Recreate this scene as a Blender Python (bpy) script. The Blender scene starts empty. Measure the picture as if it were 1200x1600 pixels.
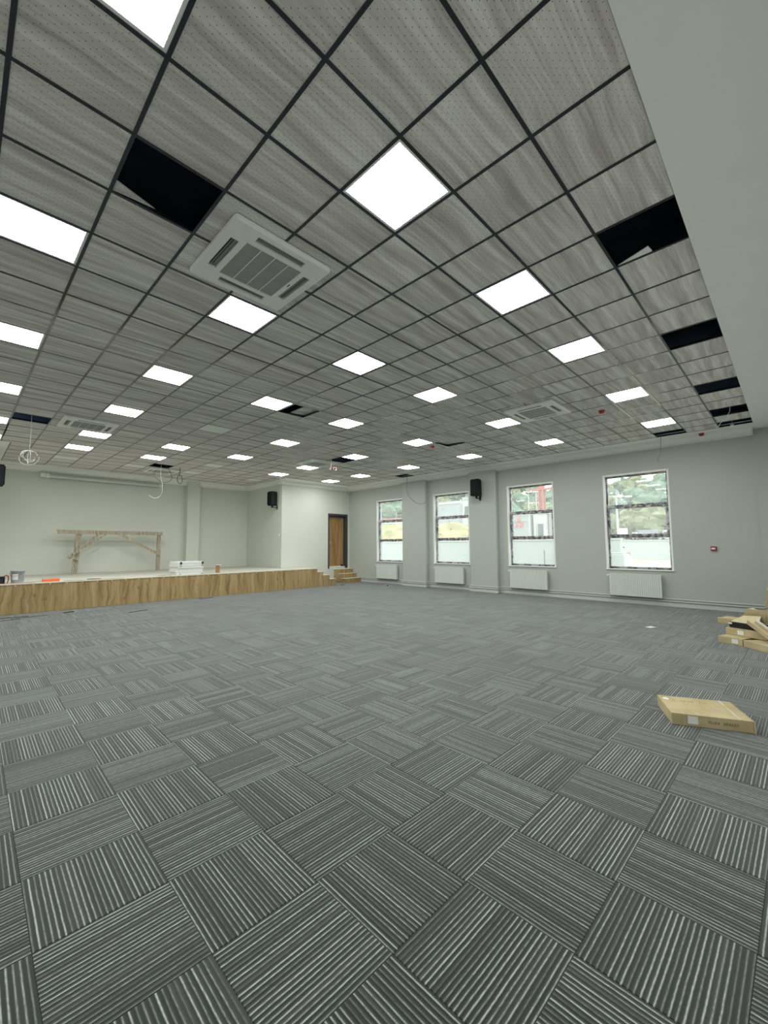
import bpy, bmesh, math, random
from mathutils import Vector, Matrix
random.seed(7)
SC = bpy.context.scene
COL = SC.collection
PI = math.pi
ZC = 4.206            # ceiling height
# ------------------------------------------------------------------ camera
CAM_POS = Vector((-0.661, -2.2566, 1.58))
CAM_R = Vector((0.699069, -0.715034, -0.005393))
CAM_D = Vector((0.053902, 0.060217, -0.996729))
CAM_F = Vector((0.713020, 0.696491, 0.080638))
cam_data = bpy.data.cameras.new('camera')
cam_data.sensor_fit = 'VERTICAL'
cam_data.sensor_height = 24.0
cam_data.lens = 654.07 * 24.0 / 1600.0
cam_data.clip_start = 0.05
cam_data.clip_end = 1000
cam = bpy.data.objects.new('camera', cam_data)
m = Matrix.Identity(4)
for r in range(3):
    m[r][0] = CAM_R[r]; m[r][1] = -CAM_D[r]; m[r][2] = -CAM_F[r]; m[r][3] = CAM_POS[r]
cam.matrix_world = m
COL.objects.link(cam)
SC.camera = cam
# ------------------------------------------------------------------ world: overcast sky
world = bpy.data.worlds.new('overcast_sky')
SC.world = world
world.use_nodes = True
wn = world.node_tree
wn.nodes['Background'].inputs[0].default_value = (0.90, 0.97, 1.0, 1)
wn.nodes['Background'].inputs[1].default_value = 3.6
PANEL_L = 31.0
SC.view_settings.view_transform = 'Standard'
SC.view_settings.look = 'None'
SC.view_settings.gamma = 1.0
SC.view_settings.use_curve_mapping = False
SC.view_settings.exposure = 0.0

def project(p):
    d = Vector(p) - CAM_POS
    z = d.dot(CAM_F)
    if z < 0.05: return None
    return (600 + 654.07 * d.dot(CAM_R) / z, 800 + 654.07 * d.dot(CAM_D) / z, z)

# ------------------------------------------------------------------ node helpers
class NT:
    def __init__(s, name):
        s.m = bpy.data.materials.new(name); s.m.use_nodes = True
        s.t = s.m.node_tree; s.b = s.t.nodes['Principled BSDF']; s.out = s.t.nodes['Material Output']
    def n(s, typ, **kw):
        nd = s.t.nodes.new('ShaderNode' + typ)
        for k, v in kw.items(): setattr(nd, k, v)
        return nd
    def put(s, sock, v):
        if hasattr(v, 'is_output'): s.t.links.new(v, sock)
        else: sock.default_value = v
    def math(s, op, a, b=None, c=None):
        nd = s.n('Math', operation=op)
        for i, v in enumerate((a, b, c)):
            if v is not None: s.put(nd.inputs[i], v)
        return nd.outputs[0]
    def vmath(s, op, a, b=None):
        nd = s.n('VectorMath', operation=op)
        s.put(nd.inputs[0], a)
        if b is not None: s.put(nd.inputs[1], b)
        return nd.outputs[0]
    def comb(s, x, y, z=0.0):
        nd = s.n('CombineXYZ')
        s.put(nd.inputs[0], x); s.put(nd.inputs[1], y); s.put(nd.inputs[2], z)
        return nd.outputs[0]
    def sep(s, v):
        nd = s.n('SeparateXYZ'); s.put(nd.inputs[0], v)
        return nd.outputs
    def pos(s): return s.n('NewGeometry').outputs['Position']
    def obj(s): return s.n('TexCoord').outputs['Object']
    def noise(s, vec, scale=1.0, detail=2.0, rough=0.5, dist=0.0, dim='3D'):
        nd = s.n('TexNoise', noise_dimensions=dim)
        s.put(nd.inputs['Vector'], vec); nd.inputs['Scale'].default_value = scale
        nd.inputs['Detail'].default_value = detail; nd.inputs['Roughness'].default_value = rough
        nd.inputs['Distortion'].default_value = dist
        return nd.outputs[0]
    def white(s, vec):
        nd = s.n('TexWhiteNoise', noise_dimensions='3D'); s.put(nd.inputs[0], vec)
        return nd.outputs
    def ramp(s, fac, stops):
        nd = s.n('ValToRGB'); s.put(nd.inputs[0], fac)
        el = nd.color_ramp.elements
        while len(el) < len(stops): el.new(0.5)
        for e, (p, c) in zip(el, stops):
            e.position = p; e.color = (*c, 1) if len(c) == 3 else c
        return nd.outputs[0]
    def mix(s, fac, a, b, typ='MIX'):
        nd = s.n('MixRGB', blend_type=typ)
        for i, v in enumerate((fac, a, b)):
            if isinstance(v, tuple) and len(v) == 3: v = (*v, 1)
            s.put(nd.inputs[i], v)
        return nd.outputs[0]
    def bump(s, h, strength=0.3, dist=0.01):
        nd = s.n('Bump'); nd.inputs['Strength'].default_value = strength; nd.inputs['Distance'].default_value = dist
        s.put(nd.inputs['Height'], h); s.t.links.new(nd.outputs[0], s.b.inputs['Normal'])
    def done(s, color=None, rough=None, metal=None, spec=None):
        if color is not None:
            if isinstance(color, tuple) and len(color) == 3: color = (*color, 1)
            s.put(s.b.inputs['Base Color'], color)
        if rough is not None: s.put(s.b.inputs['Roughness'], rough)
        if metal is not None: s.put(s.b.inputs['Metallic'], metal)
        if spec is not None: s.put(s.b.inputs['Specular IOR Level'], spec)
        return s.m

MATS = {}
def plain(name, color, rough=0.6, metal=0.0, spec=0.4, var=0.06, scale=12.0, bump=0.0):
    """painted / plastic / metal surface with a slight procedural unevenness"""
    t = NT(name)
    f = t.noise(t.obj(), scale, 3.0, 0.6)
    d = tuple(max(0, c * (1 - var)) for c in color); l = tuple(min(1, c * (1 + var)) for c in color)
    col = t.ramp(f, [(0.3, d), (0.7, l)])
    if bump: t.bump(t.noise(t.obj(), scale * 6, 3.0), bump, 0.004)
    MATS[name] = t.done(col, rough, metal, spec)
    return MATS[name]

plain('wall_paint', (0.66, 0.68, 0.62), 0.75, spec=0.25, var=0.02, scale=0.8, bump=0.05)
plain('wall_paint_shaded', (0.45, 0.475, 0.445), 0.75, spec=0.25, var=0.02, scale=0.8, bump=0.05)  # same paint as wall_paint, darkened: the window wall's shade is in the colour
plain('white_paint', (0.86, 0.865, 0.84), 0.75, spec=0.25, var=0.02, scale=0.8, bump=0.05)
plain('ceiling_paint', (0.90, 0.915, 0.89), 0.8, spec=0.2, var=0.015, scale=3.0, bump=0.10)
plain('white_trim', (0.84, 0.855, 0.82), 0.5, var=0.03)
plain('white_enamel', (0.63, 0.665, 0.64), 0.35, var=0.02)
plain('skirting', (0.56, 0.57, 0.57), 0.5, var=0.04)
plain('white_plastic', (0.92, 0.935, 0.90), 0.4, var=0.02)
plain('grey_plastic', (0.42, 0.43, 0.41), 0.5, var=0.05)
plain('dark_slot', (0.015, 0.017, 0.017), 0.6, var=0.05)
plain('vane_grey', (0.24, 0.245, 0.24), 0.5, var=0.05)
plain('black_plastic', (0.010, 0.011, 0.012), 0.65, spec=0.2, var=0.2)
plain('black_mesh', (0.012, 0.013, 0.014), 0.8, spec=0.15, var=0.2, scale=60)
plain('bar_metal', (0.012, 0.015, 0.024), 0.10, spec=0.9, var=0.15, scale=3)
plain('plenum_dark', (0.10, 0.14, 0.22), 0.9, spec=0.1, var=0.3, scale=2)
plain('door_frame', (0.055, 0.057, 0.06), 0.5, var=0.08)
plain('red_plastic', (0.30, 0.02, 0.02), 0.4, var=0.05)
plain('pink_plastic', (0.55, 0.32, 0.32), 0.5, var=0.05)
plain('aluminium', (0.62, 0.63, 0.62), 0.35, metal=0.7, var=0.04)
plain('cable_white', (0.75, 0.76, 0.74), 0.5, var=0.02)
plain('cable_grey', (0.13, 0.13, 0.125), 0.5, var=0.05)
plain('duct_grey', (0.2, 0.22, 0.22), 0.5, var=0.2)
plain('stage_board', (0.62, 0.60, 0.53), 0.7, var=0.10, scale=1.5)
plain('edge_band', (0.66, 0.60, 0.44), 0.6, var=0.12, scale=6)
plain('orange_plastic', (0.75, 0.16, 0.05), 0.45, var=0.05)
plain('bucket_grey', (0.33, 0.35, 0.37), 0.45, var=0.05)
plain('paper', (0.78, 0.78, 0.76), 0.7, var=0.03)
plain('print_ink', (0.27, 0.205, 0.115), 0.8, var=0.3, scale=80)
plain('packing_tape', (0.66, 0.62, 0.50), 0.25, var=0.05)
plain('black_foam', (0.015, 0.015, 0.016), 0.9, var=0.2)
plain('shadow_gap', (0.03, 0.03, 0.032), 0.9, var=0.2)
plain('screw_white', (0.8, 0.8, 0.78), 0.4)
plain('sealant', (0.55, 0.55, 0.54), 0.6)

# carpet: 0.5 m loop-pile tiles, stripes turned 90 degrees from tile to tile
CP, CT, COX, COY = 0.49861, -0.0177, 0.12583, -0.53693
def carpet_mat():
    t = NT('carpet_tiles')
    p = t.sep(t.pos())
    dx = t.math('SUBTRACT', p[0], COX); dy = t.math('SUBTRACT', p[1], COY)
    c, s = math.cos(CT), math.sin(CT)
    lx = t.math('MULTIPLY', t.math('ADD', t.math('MULTIPLY', dx, c), t.math('MULTIPLY', dy, s)), 1 / CP)
    ly = t.math('MULTIPLY', t.math('SUBTRACT', t.math('MULTIPLY', dy, c), t.math('MULTIPLY', dx, s)), 1 / CP)
    ix = t.math('FLOOR', lx); iy = t.math('FLOOR', ly)
    fx = t.math('SUBTRACT', lx, ix); fy = t.math('SUBTRACT', ly, iy)
    par = t.math('FLOORED_MODULO', t.math('ADD', ix, iy), 2.0)          # tile (0,0): stripes along y
    ip = t.math('SUBTRACT', 1.0, par)
    a = t.math('ADD', t.math('MULTIPLY', fx, ip), t.math('MULTIPLY', fy, par))   # across stripes
    b = t.math('ADD', t.math('MULTIPLY', fy, ip), t.math('MULTIPLY', fx, par))   # along stripes
    w = t.white(t.comb(ix, iy, 3.0))
    off = t.math('MULTIPLY', w[0], 40.0)
    wob = t.math('MULTIPLY', t.math('SUBTRACT', t.noise(t.comb(t.math('MULTIPLY', a, 6.0), t.math('MULTIPLY', b, 5.0), off), 1.0, 2.0), 0.5), 0.006)
    aw = t.math('ADD', a, wob)
    ph = t.math('MULTIPLY', aw, 24.0)
    sw = t.math('MULTIPLY_ADD', t.math('SINE', t.math('MULTIPLY', ph, 2 * PI)), 0.5, 0.5)
    row = t.math('FLOOR', t.math('ADD', ph, 0.25))
    rw = t.white(t.comb(row, ix, iy))[0]                                # every yarn row its own lightness
    big = t.noise(t.comb(t.math('MULTIPLY', aw, 9.0), off, t.math('MULTIPLY', b, 0.4)), 1.0, 1.0)
    amp = t.math('MULTIPLY_ADD', rw, 0.75, t.math('MULTIPLY_ADD', big, 0.45, 0.16))
    fine = t.noise(t.pos(), 320.0, 2.0, 0.7)
    fleck = t.noise(t.comb(t.math('MULTIPLY', a, 90.0), t.math('MULTIPLY', b, 22.0), off), 1.0, 2.0, 0.7)
    v = t.math('MULTIPLY', t.math('POWER', sw, 3.0), amp)
    v = t.math('MULTIPLY', v, t.math('MULTIPLY_ADD', fleck, 1.5, 0.2))
    v = t.math('ADD', v, t.math('MULTIPLY', t.math('SUBTRACT', fine, 0.5), 0.5))
    col = t.ramp(v, [(0.0, (0.022, 0.027, 0.026)), (0.22, (0.044, 0.053, 0.051)), (0.55, (0.165, 0.192, 0.184)), (1.0, (0.43, 0.47, 0.452))])
    tint = t.noise(t.comb(t.math('MULTIPLY', aw, 14.0), t.math('ADD', off, 9.0), 0.0), 1.0, 1.0)
    col = t.mix(t.math('MULTIPLY', t.ramp(tint, [(0.55, (0, 0, 0)), (0.72, (1, 1, 1))]), 0.18), col, (0.15, 0.13, 0.135))
    hs = t.math('MULTIPLY_ADD', w[0], 0.2, 0.9)
    col = t.mix(1.0, col, t.comb(hs, hs, hs), 'MULTIPLY')
    t.bump(t.math('ADD', sw, t.math('MULTIPLY', fine, 0.9)), 0.5, 0.004)
    t.b.inputs['Sheen Weight'].default_value = 0.38
    t.b.inputs['Sheen Roughness'].default_value = 0.5
    MATS['carpet'] = t.done(col, 0.95, 0.0, 0.1)
carpet_mat()

def tile_mat():
    """wood-grained perforated ceiling tiles, grain along x"""
    t = NT('wood_ceiling_tile')
    p = t.sep(t.pos())
    ux = t.math('MULTIPLY', p[0], 1 / 0.6); uy = t.math('MULTIPLY', p[1], 1 / 0.6)
    ix = t.math('FLOOR', ux); iy = t.math('FLOOR', uy)
    w = t.white(t.comb(ix, iy, 1.0))
    ws = t.sep(w[1])
    gx = t.math('ADD', p[0], t.math('MULTIPLY', ws[0], 30.0)); gy = t.math('ADD', p[1], t.math('MULTIPLY', ws[1], 30.0))
    warp = t.noise(t.comb(t.math('MULTIPLY', gx, 1.6), t.math('MULTIPLY', gy, 3.0), 0.0), 1.0, 2.0)
    gyw = t.math('ADD', gy, t.math('MULTIPLY', t.math('SUBTRACT', warp, 0.5), 0.10))
    bands = t.noise(t.comb(t.math('MULTIPLY', gx, 0.7), t.math('MULTIPLY', gyw, 11.0), 0.0), 1.0, 2.0, 0.55)
    streak = t.noise(t.comb(t.math('MULTIPLY', gx, 3.0), t.math('MULTIPLY', gyw, 75.0), 2.0), 1.0, 3.0, 0.6)
    grit = t.noise(t.comb(t.math('MULTIPLY', gx, 120.0), t.math('MULTIPLY', gyw, 400.0), 2.0), 1.0, 2.0, 0.6)
    v = t.math('ADD', t.math('MULTIPLY', bands, 0.75), t.math('MULTIPLY', streak, 0.35))
    v = t.math('ADD', v, t.math('MULTIPLY', t.math('SUBTRACT', grit, 0.5), 0.16))
    col = t.ramp(v, [(0.38, (0.47, 0.44, 0.42)), (0.53, (0.67, 0.64, 0.615)), (0.68, (0.89, 0.865, 0.835))])
    hv = t.math('MULTIPLY_ADD', w[0], 0.10, 0.95)
    col = t.mix(1.0, col, t.comb(hv, hv, hv), 'MULTIPLY')
    def dots(ox):
        fx = t.math('SUBTRACT', t.math('FRACT', t.math('ADD', t.math('MULTIPLY', p[0], 20.0), ox)), 0.5)
        fy = t.math('SUBTRACT', t.math('FRACT', t.math('ADD', t.math('MULTIPLY', p[1], 20.0), ox)), 0.5)
        return t.math('ADD', t.math('MULTIPLY', fx, fx), t.math('MULTIPLY', fy, fy))
    d = t.math('MINIMUM', dots(0.0), dots(0.5))
    hole = t.math('LESS_THAN', d, 0.0026)
    col = t.mix(hole, col, (0.06, 0.06, 0.06))
    t.bump(t.math('MULTIPLY', streak, 1.0), 0.12, 0.002)
    MATS['ceiling_tile'] = t.done(col, 0.7, 0.0, 0.25)
tile_mat()

def oak_mat(name, cols, scale=1.0, axis='z'):
    t = NT(name)
    p = t.sep(t.obj())
    a, c = (p[0], p[2]) if axis == 'z' else (p[1], p[0])
    w = t.noise(t.comb(t.math('MULTIPLY', a, 2.2), p[1] if axis == 'z' else p[2], t.math('MULTIPLY', c, 2.5)), scale, 2.0)
    aw = t.math('ADD', a, t.math('MULTIPLY', t.math('SUBTRACT', w, 0.5), 0.16))
    g = t.noise(t.comb(t.math('MULTIPLY', aw, 9.0), p[1] if axis == 'z' else p[2], t.math('MULTIPLY', c, 0.7)), scale, 3.0, 0.6)
    f = t.noise(t.comb(t.math('MULTIPLY', aw, 70.0), 0.0, t.math('MULTIPLY', c, 3.0)), scale, 3.0, 0.6)
    v = t.math('ADD', t.math('MULTIPLY', g, 0.8), t.math('MULTIPLY', f, 0.25))
    col = t.ramp(v, [(0.36, cols[0]), (0.50, cols[1]), (0.66, cols[2])])
    kn = t.n('TexVoronoi'); t.put(kn.inputs['Vector'], t.comb(t.math('MULTIPLY', a, 2.6), 0.0, t.math('MULTIPLY', c, 1.7)))
    kn.inputs['Scale'].default_value = 1.3
    k = t.ramp(kn.outputs['Distance'], [(0.03, (1, 1, 1)), (0.16, (0, 0, 0))])
    col = t.mix(t.math('MULTIPLY', k, 0.6), col, tuple(x * 0.6 for x in cols[0]))
    t.bump(f, 0.1, 0.002)
    MATS[name] = t.done(col, 0.5, 0.0, 0.35)
oak_mat('oak_laminate', [(0.20, 0.125, 0.052), (0.36, 0.25, 0.115), (0.47, 0.345, 0.175)])
oak_mat('oak_steps', [(0.24, 0.16, 0.075), (0.36, 0.26, 0.13), (0.46, 0.345, 0.19)])
oak_mat('door_wood', [(0.22, 0.12, 0.045), (0.32, 0.19, 0.075), (0.42, 0.26, 0.115)])
oak_mat('raw_timber', [(0.22, 0.18, 0.13), (0.36, 0.31, 0.235), (0.52, 0.47, 0.38)], 2.0)

def card_mat():
    t = NT('cardboard')
    o = t.obj()
    f = t.noise(o, 5.0, 3.0)
    p = t.sep(o)
    flute = t.noise(t.comb(t.math('MULTIPLY', p[0], 90.0), t.math('MULTIPLY', p[1], 6.0), p[2]), 1.0, 2.0)
    v = t.math('ADD', t.math('MULTIPLY', f, 0.7), t.math('MULTIPLY', flute, 0.3))
    col = t.ramp(v, [(0.3, (0.40, 0.315, 0.175)), (0.7, (0.57, 0.475, 0.29))])
    MATS['cardboard'] = t.done(col, 0.75, 0.0, 0.25)
card_mat()
plain('card_inside', (0.60, 0.52, 0.34), 0.8, var=0.06)

def frame_mat():
    """anthracite window profile with torn protective film"""
    t = NT('window_profile')
    o = t.obj()
    f = t.noise(t.vmath('MULTIPLY', o, (14.0, 9.0, 9.0)), 1.0, 3.0, 0.6)
    col = t.ramp(f, [(0.38, (0.07, 0.068, 0.075)), (0.48, (0.20, 0.19, 0.21)), (0.58, (0.50, 0.48, 0.51))])
    MATS['window_profile'] = t.done(col, 0.4, 0.0, 0.5)
frame_mat()

def glass_mat():
    """single dusty pane: clear, a thin film of dust, fresnel reflection"""
    t = NT('dusty_glass')
    tr = t.n('BsdfTransparent'); tr.inputs[0].default_value = (0.93, 0.96, 0.945, 1)
    gl = t.n('BsdfGlossy'); gl.inputs['Roughness'].default_value = 0.02
    fr = t.n('Fresnel'); fr.inputs[0].default_value = 1.45
    mx = t.n('MixShader')
    t.put(mx.inputs[0], t.math('MULTIPLY', fr.outputs[0], t.math('SUBTRACT', 1.0, t.n('NewGeometry').outputs['Backfacing'])))
    t.t.links.new(tr.outputs[0], mx.inputs[1]); t.t.links.new(gl.outputs[0], mx.inputs[2])
    ts = t.n('BsdfTranslucent'); ts.inputs[0].default_value = (0.85, 0.87, 0.85, 1)
    dust = t.noise(t.obj(), 3.0, 4.0, 0.65)
    dm = t.n('MixShader')
    t.put(dm.inputs[0], t.math('MULTIPLY_ADD', dust, 0.12, 0.05))
    t.t.links.new(mx.outputs[0], dm.inputs[1]); t.t.links.new(ts.outputs[0], dm.inputs[2])
    t.t.links.new(dm.outputs[0], t.out.inputs[0])
    MATS['glass'] = t.m
glass_mat()

def emit_mat():
    t = NT('led_diffuser')
    t.done((0.9, 0.9, 0.88), 0.5)
    t.b.inputs['Emission Color'].default_value = (0.97, 1.0, 0.945, 1)
    t.b.inputs['Emission Strength'].default_value = PANEL_L
    MATS['led'] = t.m
emit_mat()

# ------------------------------------------------------------------ mesh helpers
class MB:
    def __init__(s): s.v = []; s.f = []; s.mi = []; s.smooth = []
    def add(s, vs, fs, mi=0, smooth=False):
        b = len(s.v); s.v += [tuple(v) for v in vs]
        for f in fs: s.f.append([i + b for i in f]); s.mi.append(mi); s.smooth.append(smooth)
        return s
    def box(s, x0, x1, y0, y1, z0, z1, mi=0, M=None):
        vs = [Vector((x, y, z)) for z in (z0, z1) for y in (y0, y1) for x in (x0, x1)]
        if M is not None: vs = [M @ v for v in vs]
        return s.add(vs, [(0, 2, 3, 1), (4, 5, 7, 6), (0, 1, 5, 4), (2, 6, 7, 3), (0, 4, 6, 2), (1, 3, 7, 5)], mi)
    def cbox(s, x0, x1, y0, y1, z0, z1, c=0.004, mi=0, M=None):
        """box with chamfered edges"""
        bm = bmesh.new()
        bmesh.ops.create_cube(bm, size=1.0)
        for v in bm.verts:
            v.co = Vector(((x0 + x1) / 2 + v.co.x * (x1 - x0), (y0 + y1) / 2 + v.co.y * (y1 - y0), (z0 + z1) / 2 + v.co.z * (z1 - z0)))
        bmesh.ops.bevel(bm, geom=list(bm.edges), offset=c, segments=1, affect='EDGES')
        bm.verts.index_update()
        vs = [v.co.copy() for v in bm.verts]
        if M is not None: vs = [M @ v for v in vs]
        fs = [[v.index for v in f.verts] for f in bm.faces]
        bm.free()
        return s.add(vs, fs, mi)
    def prism(s, poly, axis, a0, a1, mi=0, smooth=False):
        """poly: 2-D points in the plane across axis (0:x -> (y,z), 1:y -> (x,z), 2:z -> (x,y))"""
        def P(p, a):
            return (a, p[0], p[1]) if axis == 0 else (p[0], a, p[1]) if axis == 1 else (p[0], p[1], a)
        n = len(poly)
        vs = [P(p, a0) for p in poly] + [P(p, a1) for p in poly]
        s.add(vs, [(i, (i + 1) % n, (i + 1) % n + n, i + n) for i in range(n)], mi, smooth)
        return s.add(vs, [tuple(range(n - 1, -1, -1)), tuple(range(n, 2 * n))], mi)
    def tube(s, pts, r, n=8, mi=0, closed=False):
        pts = [Vector(p) for p in pts]; rings = []
        for i, p in enumerate(pts):
            a = pts[max(i - 1, 0)]; b = pts[min(i + 1, len(pts) - 1)]
            d = (b - a).normalized()
            up = Vector((0, 0, 1)) if abs(d.z) < 0.95 else Vector((1, 0, 0))
            u = d.cross(up).normalized(); w = u.cross(d)
            rr = r[i] if isinstance(r, (list, tuple)) else r
            rings.append([p + (u * math.cos(2 * PI * k / n) + w * math.sin(2 * PI * k / n)) * rr for k in range(n)])
        vs = [v for rg in rings for v in rg]
        fs = [(i * n + k, i * n + (k + 1) % n, (i + 1) * n + (k + 1) % n, (i + 1) * n + k) for i in range(len(pts) - 1) for k in range(n)]
        s.add(vs, fs, mi, True)
        return s.add(vs, [tuple(range(n - 1, -1, -1)), tuple((len(pts) - 1) * n + k for k in range(n))], mi)
    def lathe(s, prof, c=(0, 0, 0), n=20, mi=0):
        vs = [(c[0] + r * math.cos(2 * PI * k / n), c[1] + r * math.sin(2 * PI * k / n), c[2] + z) for r, z in prof for k in range(n)]
        fs = [(i * n + k, i * n + (k + 1) % n, (i + 1) * n + (k + 1) % n, (i + 1) * n + k) for i in range(len(prof) - 1) for k in range(n)]
        s.add(vs, fs, mi, True)
        return s.add(vs, [tuple(range(n - 1, -1, -1)), tuple((len(prof) - 1) * n + k for k in range(n))], mi)
    def mesh(s, name, mats):
        me = bpy.data.meshes.new(name)
        me.from_pydata(s.v, [], s.f)
        for mm in (mats if isinstance(mats, (list, tuple)) else [mats]): me.materials.append(MATS[mm] if isinstance(mm, str) else mm)
        me.polygons.foreach_set('material_index', s.mi)
        me.polygons.foreach_set('use_smooth', s.smooth)
        bm = bmesh.new(); bm.from_mesh(me)
        bmesh.ops.recalc_face_normals(bm, faces=list(bm.faces))
        bm.to_mesh(me); bm.free()
        me.update()
        return me
    def build(s, name, mats, parent=None, loc=(0, 0, 0), rz=0.0):
        o = bpy.data.objects.new(name, s.mesh(name, mats))
        COL.objects.link(o); o.location = loc; o.rotation_euler = (0, 0, rz); o.parent = parent
        return o
def link(name, me, parent=None, loc=(0, 0, 0), rot=(0, 0, 0)):
    o = bpy.data.objects.new(name, me); COL.objects.link(o)
    o.location = loc; o.rotation_euler = rot; o.parent = parent
    return o
def tag(o, label, cat, group=None, kind=None):
    o['label'] = label
    o['category'] = cat
    if group: o['group'] = group
    if kind: o['kind'] = kind
    return o
def struct(o, label, cat): return tag(o, label, cat, None, 'structure')
def thing(name, label, cat, loc=(0, 0, 0), rz=0.0, group=None, rot=None):
    o = bpy.data.objects.new(name, None); COL.objects.link(o)
    o.empty_display_size = 0.1
    o.location = loc; o.rotation_euler = rot if rot else (0, 0, rz)
    return tag(o, label, cat, group)
def dup(root, loc, rot, label):
    r = root.copy(); COL.objects.link(r); r.location = loc; r.rotation_euler = rot; r['label'] = label
    for ch in list(root.children):
        c = ch.copy(); COL.objects.link(c); c.parent = r
        for g in list(ch.children):
            d = g.copy(); COL.objects.link(d); d.parent = c
    return r

# ================================================================== SETTING
XW, YB, YD, XS, XL = 12.0, 15.2, 12.34, 8.43, -0.15      # window wall, stage back, door wall, stage side walls
XA, YA = -3.6, -2.75                                      # unseen left and near walls
STZ = 0.72                                                # stage height
# ---- floor and carpet tiles
fl = MB().box(XA, XW + 0.3, YA, YD + 0.2, -0.12, -0.006).build('floor', 'shadow_gap')
struct(fl, 'grey striped carpet tile floor laid checkerboard fashion', 'floor')
cme = MB()
g = CP / 2 - 0.0009
cme.add([(-g, -g, -0.006), (g, -g, -0.006), (g, g, -0.006), (-g, g, -0.006), (-g, -g, -0.0015), (g, -g, -0.0015), (g, g, -0.0015), (-g, g, -0.0015),
         (-g + .002, -g + .002, 0), (g - .002, -g + .002, 0), (g - .002, g - .002, 0), (-g + .002, g - .002, 0)],
        [(0, 1, 5, 4), (1, 2, 6, 5), (2, 3, 7, 6), (3, 0, 4, 7), (4, 5, 9, 8), (5, 6, 10, 9), (6, 7, 11, 10), (7, 4, 8, 11), (8, 9, 10, 11)])
cmesh = cme.mesh('carpet_tile', 'carpet')
cells = []
cc, cs = math.cos(CT), math.sin(CT)
for i in range(-12, 30):
    for j in range(-8, 30):
        lx, ly = (i + 0.5) * CP, (j + 0.5) * CP
        x, y = COX + cc * lx - cs * ly, COY + cs * lx + cc * ly
        if not (XA + 0.1 < x < XW + 0.2 and YA + 0.1 < y < YD + 0.15): continue
        q = project((x, y, 0))
        score = 0
        if q and -120 < q[0] < 1320 and q[1] < 1760: score = 1 / q[2] ** 3
        cells.append((score, x, y))
cells.sort(reverse=True)
for sc_, x, y in cells[:300]:
    link('carpet_tile', cmesh, fl, (x, y, 0), (0, 0, CT))
rest = MB()
for sc_, x, y in cells[300:]:
    M = Matrix.Translation((x, y, 0)) @ Matrix.Rotation(CT, 4, 'Z')
    rest.add([M @ Vector(v) for v in cme.v], cme.f)
o = rest.build('carpet_tile_field', 'carpet', fl); o['kind'] = 'stuff'

# ---- ceiling: plaster margins, T-bar grid, tiles
X0, X1, Y0, Y1, RX0, RX1, RY1 = -3.0, 11.3, -1.77, 11.55, 0.17, 8.1, 14.7
zb, zt = ZC - 0.002, ZC + 0.06
cb = MB()
for (a, b, c, d) in [(XA, XW + 0.3, YA, Y0), (XA, X0, Y0, YD), (X1, XW, Y0, Y1), (X0, RX0, Y1, YD), (RX1, XW, Y1, YD),
                     (XL, RX0, YD, YB), (RX1, XS, YD, YB), (RX0, RX1, RY1, YB)]:
    cb.box(a, b, c, d, zb if c != YA else zb - .004, zt)
ceil = cb.build('ceiling', 'ceiling_paint')
struct(ceil, 'suspended wood-grain tile ceiling with black grid and white plaster margins', 'ceiling')
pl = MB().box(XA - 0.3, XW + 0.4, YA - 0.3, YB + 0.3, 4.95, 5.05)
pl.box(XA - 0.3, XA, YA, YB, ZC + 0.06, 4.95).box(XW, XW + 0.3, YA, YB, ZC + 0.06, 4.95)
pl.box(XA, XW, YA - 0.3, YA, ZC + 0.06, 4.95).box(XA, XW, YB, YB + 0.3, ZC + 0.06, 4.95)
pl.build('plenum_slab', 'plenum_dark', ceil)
# grid bars
def tbar(ax, at, a0, a1, dz=0.0):
    b = MB()
    if ax == 'x':
        b.box(a0, a1, at - .012, at + .012, ZC - .001 + dz, ZC + .003).box(a0, a1, at - .002, at + .002, ZC + .003, ZC + .036)
    else:
        b.box(at - .012, at + .012, a0, a1, ZC - .001 + dz, ZC + .003).box(at - .002, at + .002, a0, a1, ZC + .003, ZC + .036)
    b.build('grid_bar', 'bar_metal', ceil)
for j in range(-2, 25):
    y = 0.6 * j
    if y < Y1: tbar('x', y, X0, X1)
    elif y < RY1: tbar('x', y, RX0, RX1)
for i in range(-4, 19):
    x = 0.6 * i
    tbar('y', x, Y0, RY1 if RX0 < x < RX1 else Y1, 0.0004)
for ax, at, a0, a1 in [('y', X1 - .011, Y0, Y1), ('x', Y1 - .011, X0, RX0), ('x', Y1 - .011, RX1, X1), ('x', RY1 - .011, RX0, RX1),
                       ('y', RX0 + .011, Y1, RY1), ('y', RX1 - .011, Y1, RY1), ('y', X0 + .011, Y0, Y1)]:
    tbar(ax, at, a0, a1, 0.0008)
LIT = [(i, j) for j in (-1, 3, 7, 11, 15) for i in (-1, 2, 5, 8, 12, 16) if (i, j) != (5, 11)] + [(2, 18), (5, 18), (12, 18), (16, 18), (-1, 18)]
UNLIT = [(5, 11), (8, 18), (2, 21), (5, 21), (8, 21), (12, 21)]
HOLES = [(0, 1), (5, -3), (9, -3), (13, -3), (16, -3), (18, -3), (18, -1), (6, 7), (0, 14), (6, 20), (12, 12), (18, 13), (13, 6)]
skip = set(LIT) | set(UNLIT) | set(HOLES)
tz0, tz1 = ZC + 0.0032, ZC + 0.018
full = MB(); h = 0.2975
full.box(-h, h, -h, h, tz0 - ZC, tz1 - ZC)
fullm = full.mesh('ceiling_tile', 'ceiling_tile')
tl = []
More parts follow.
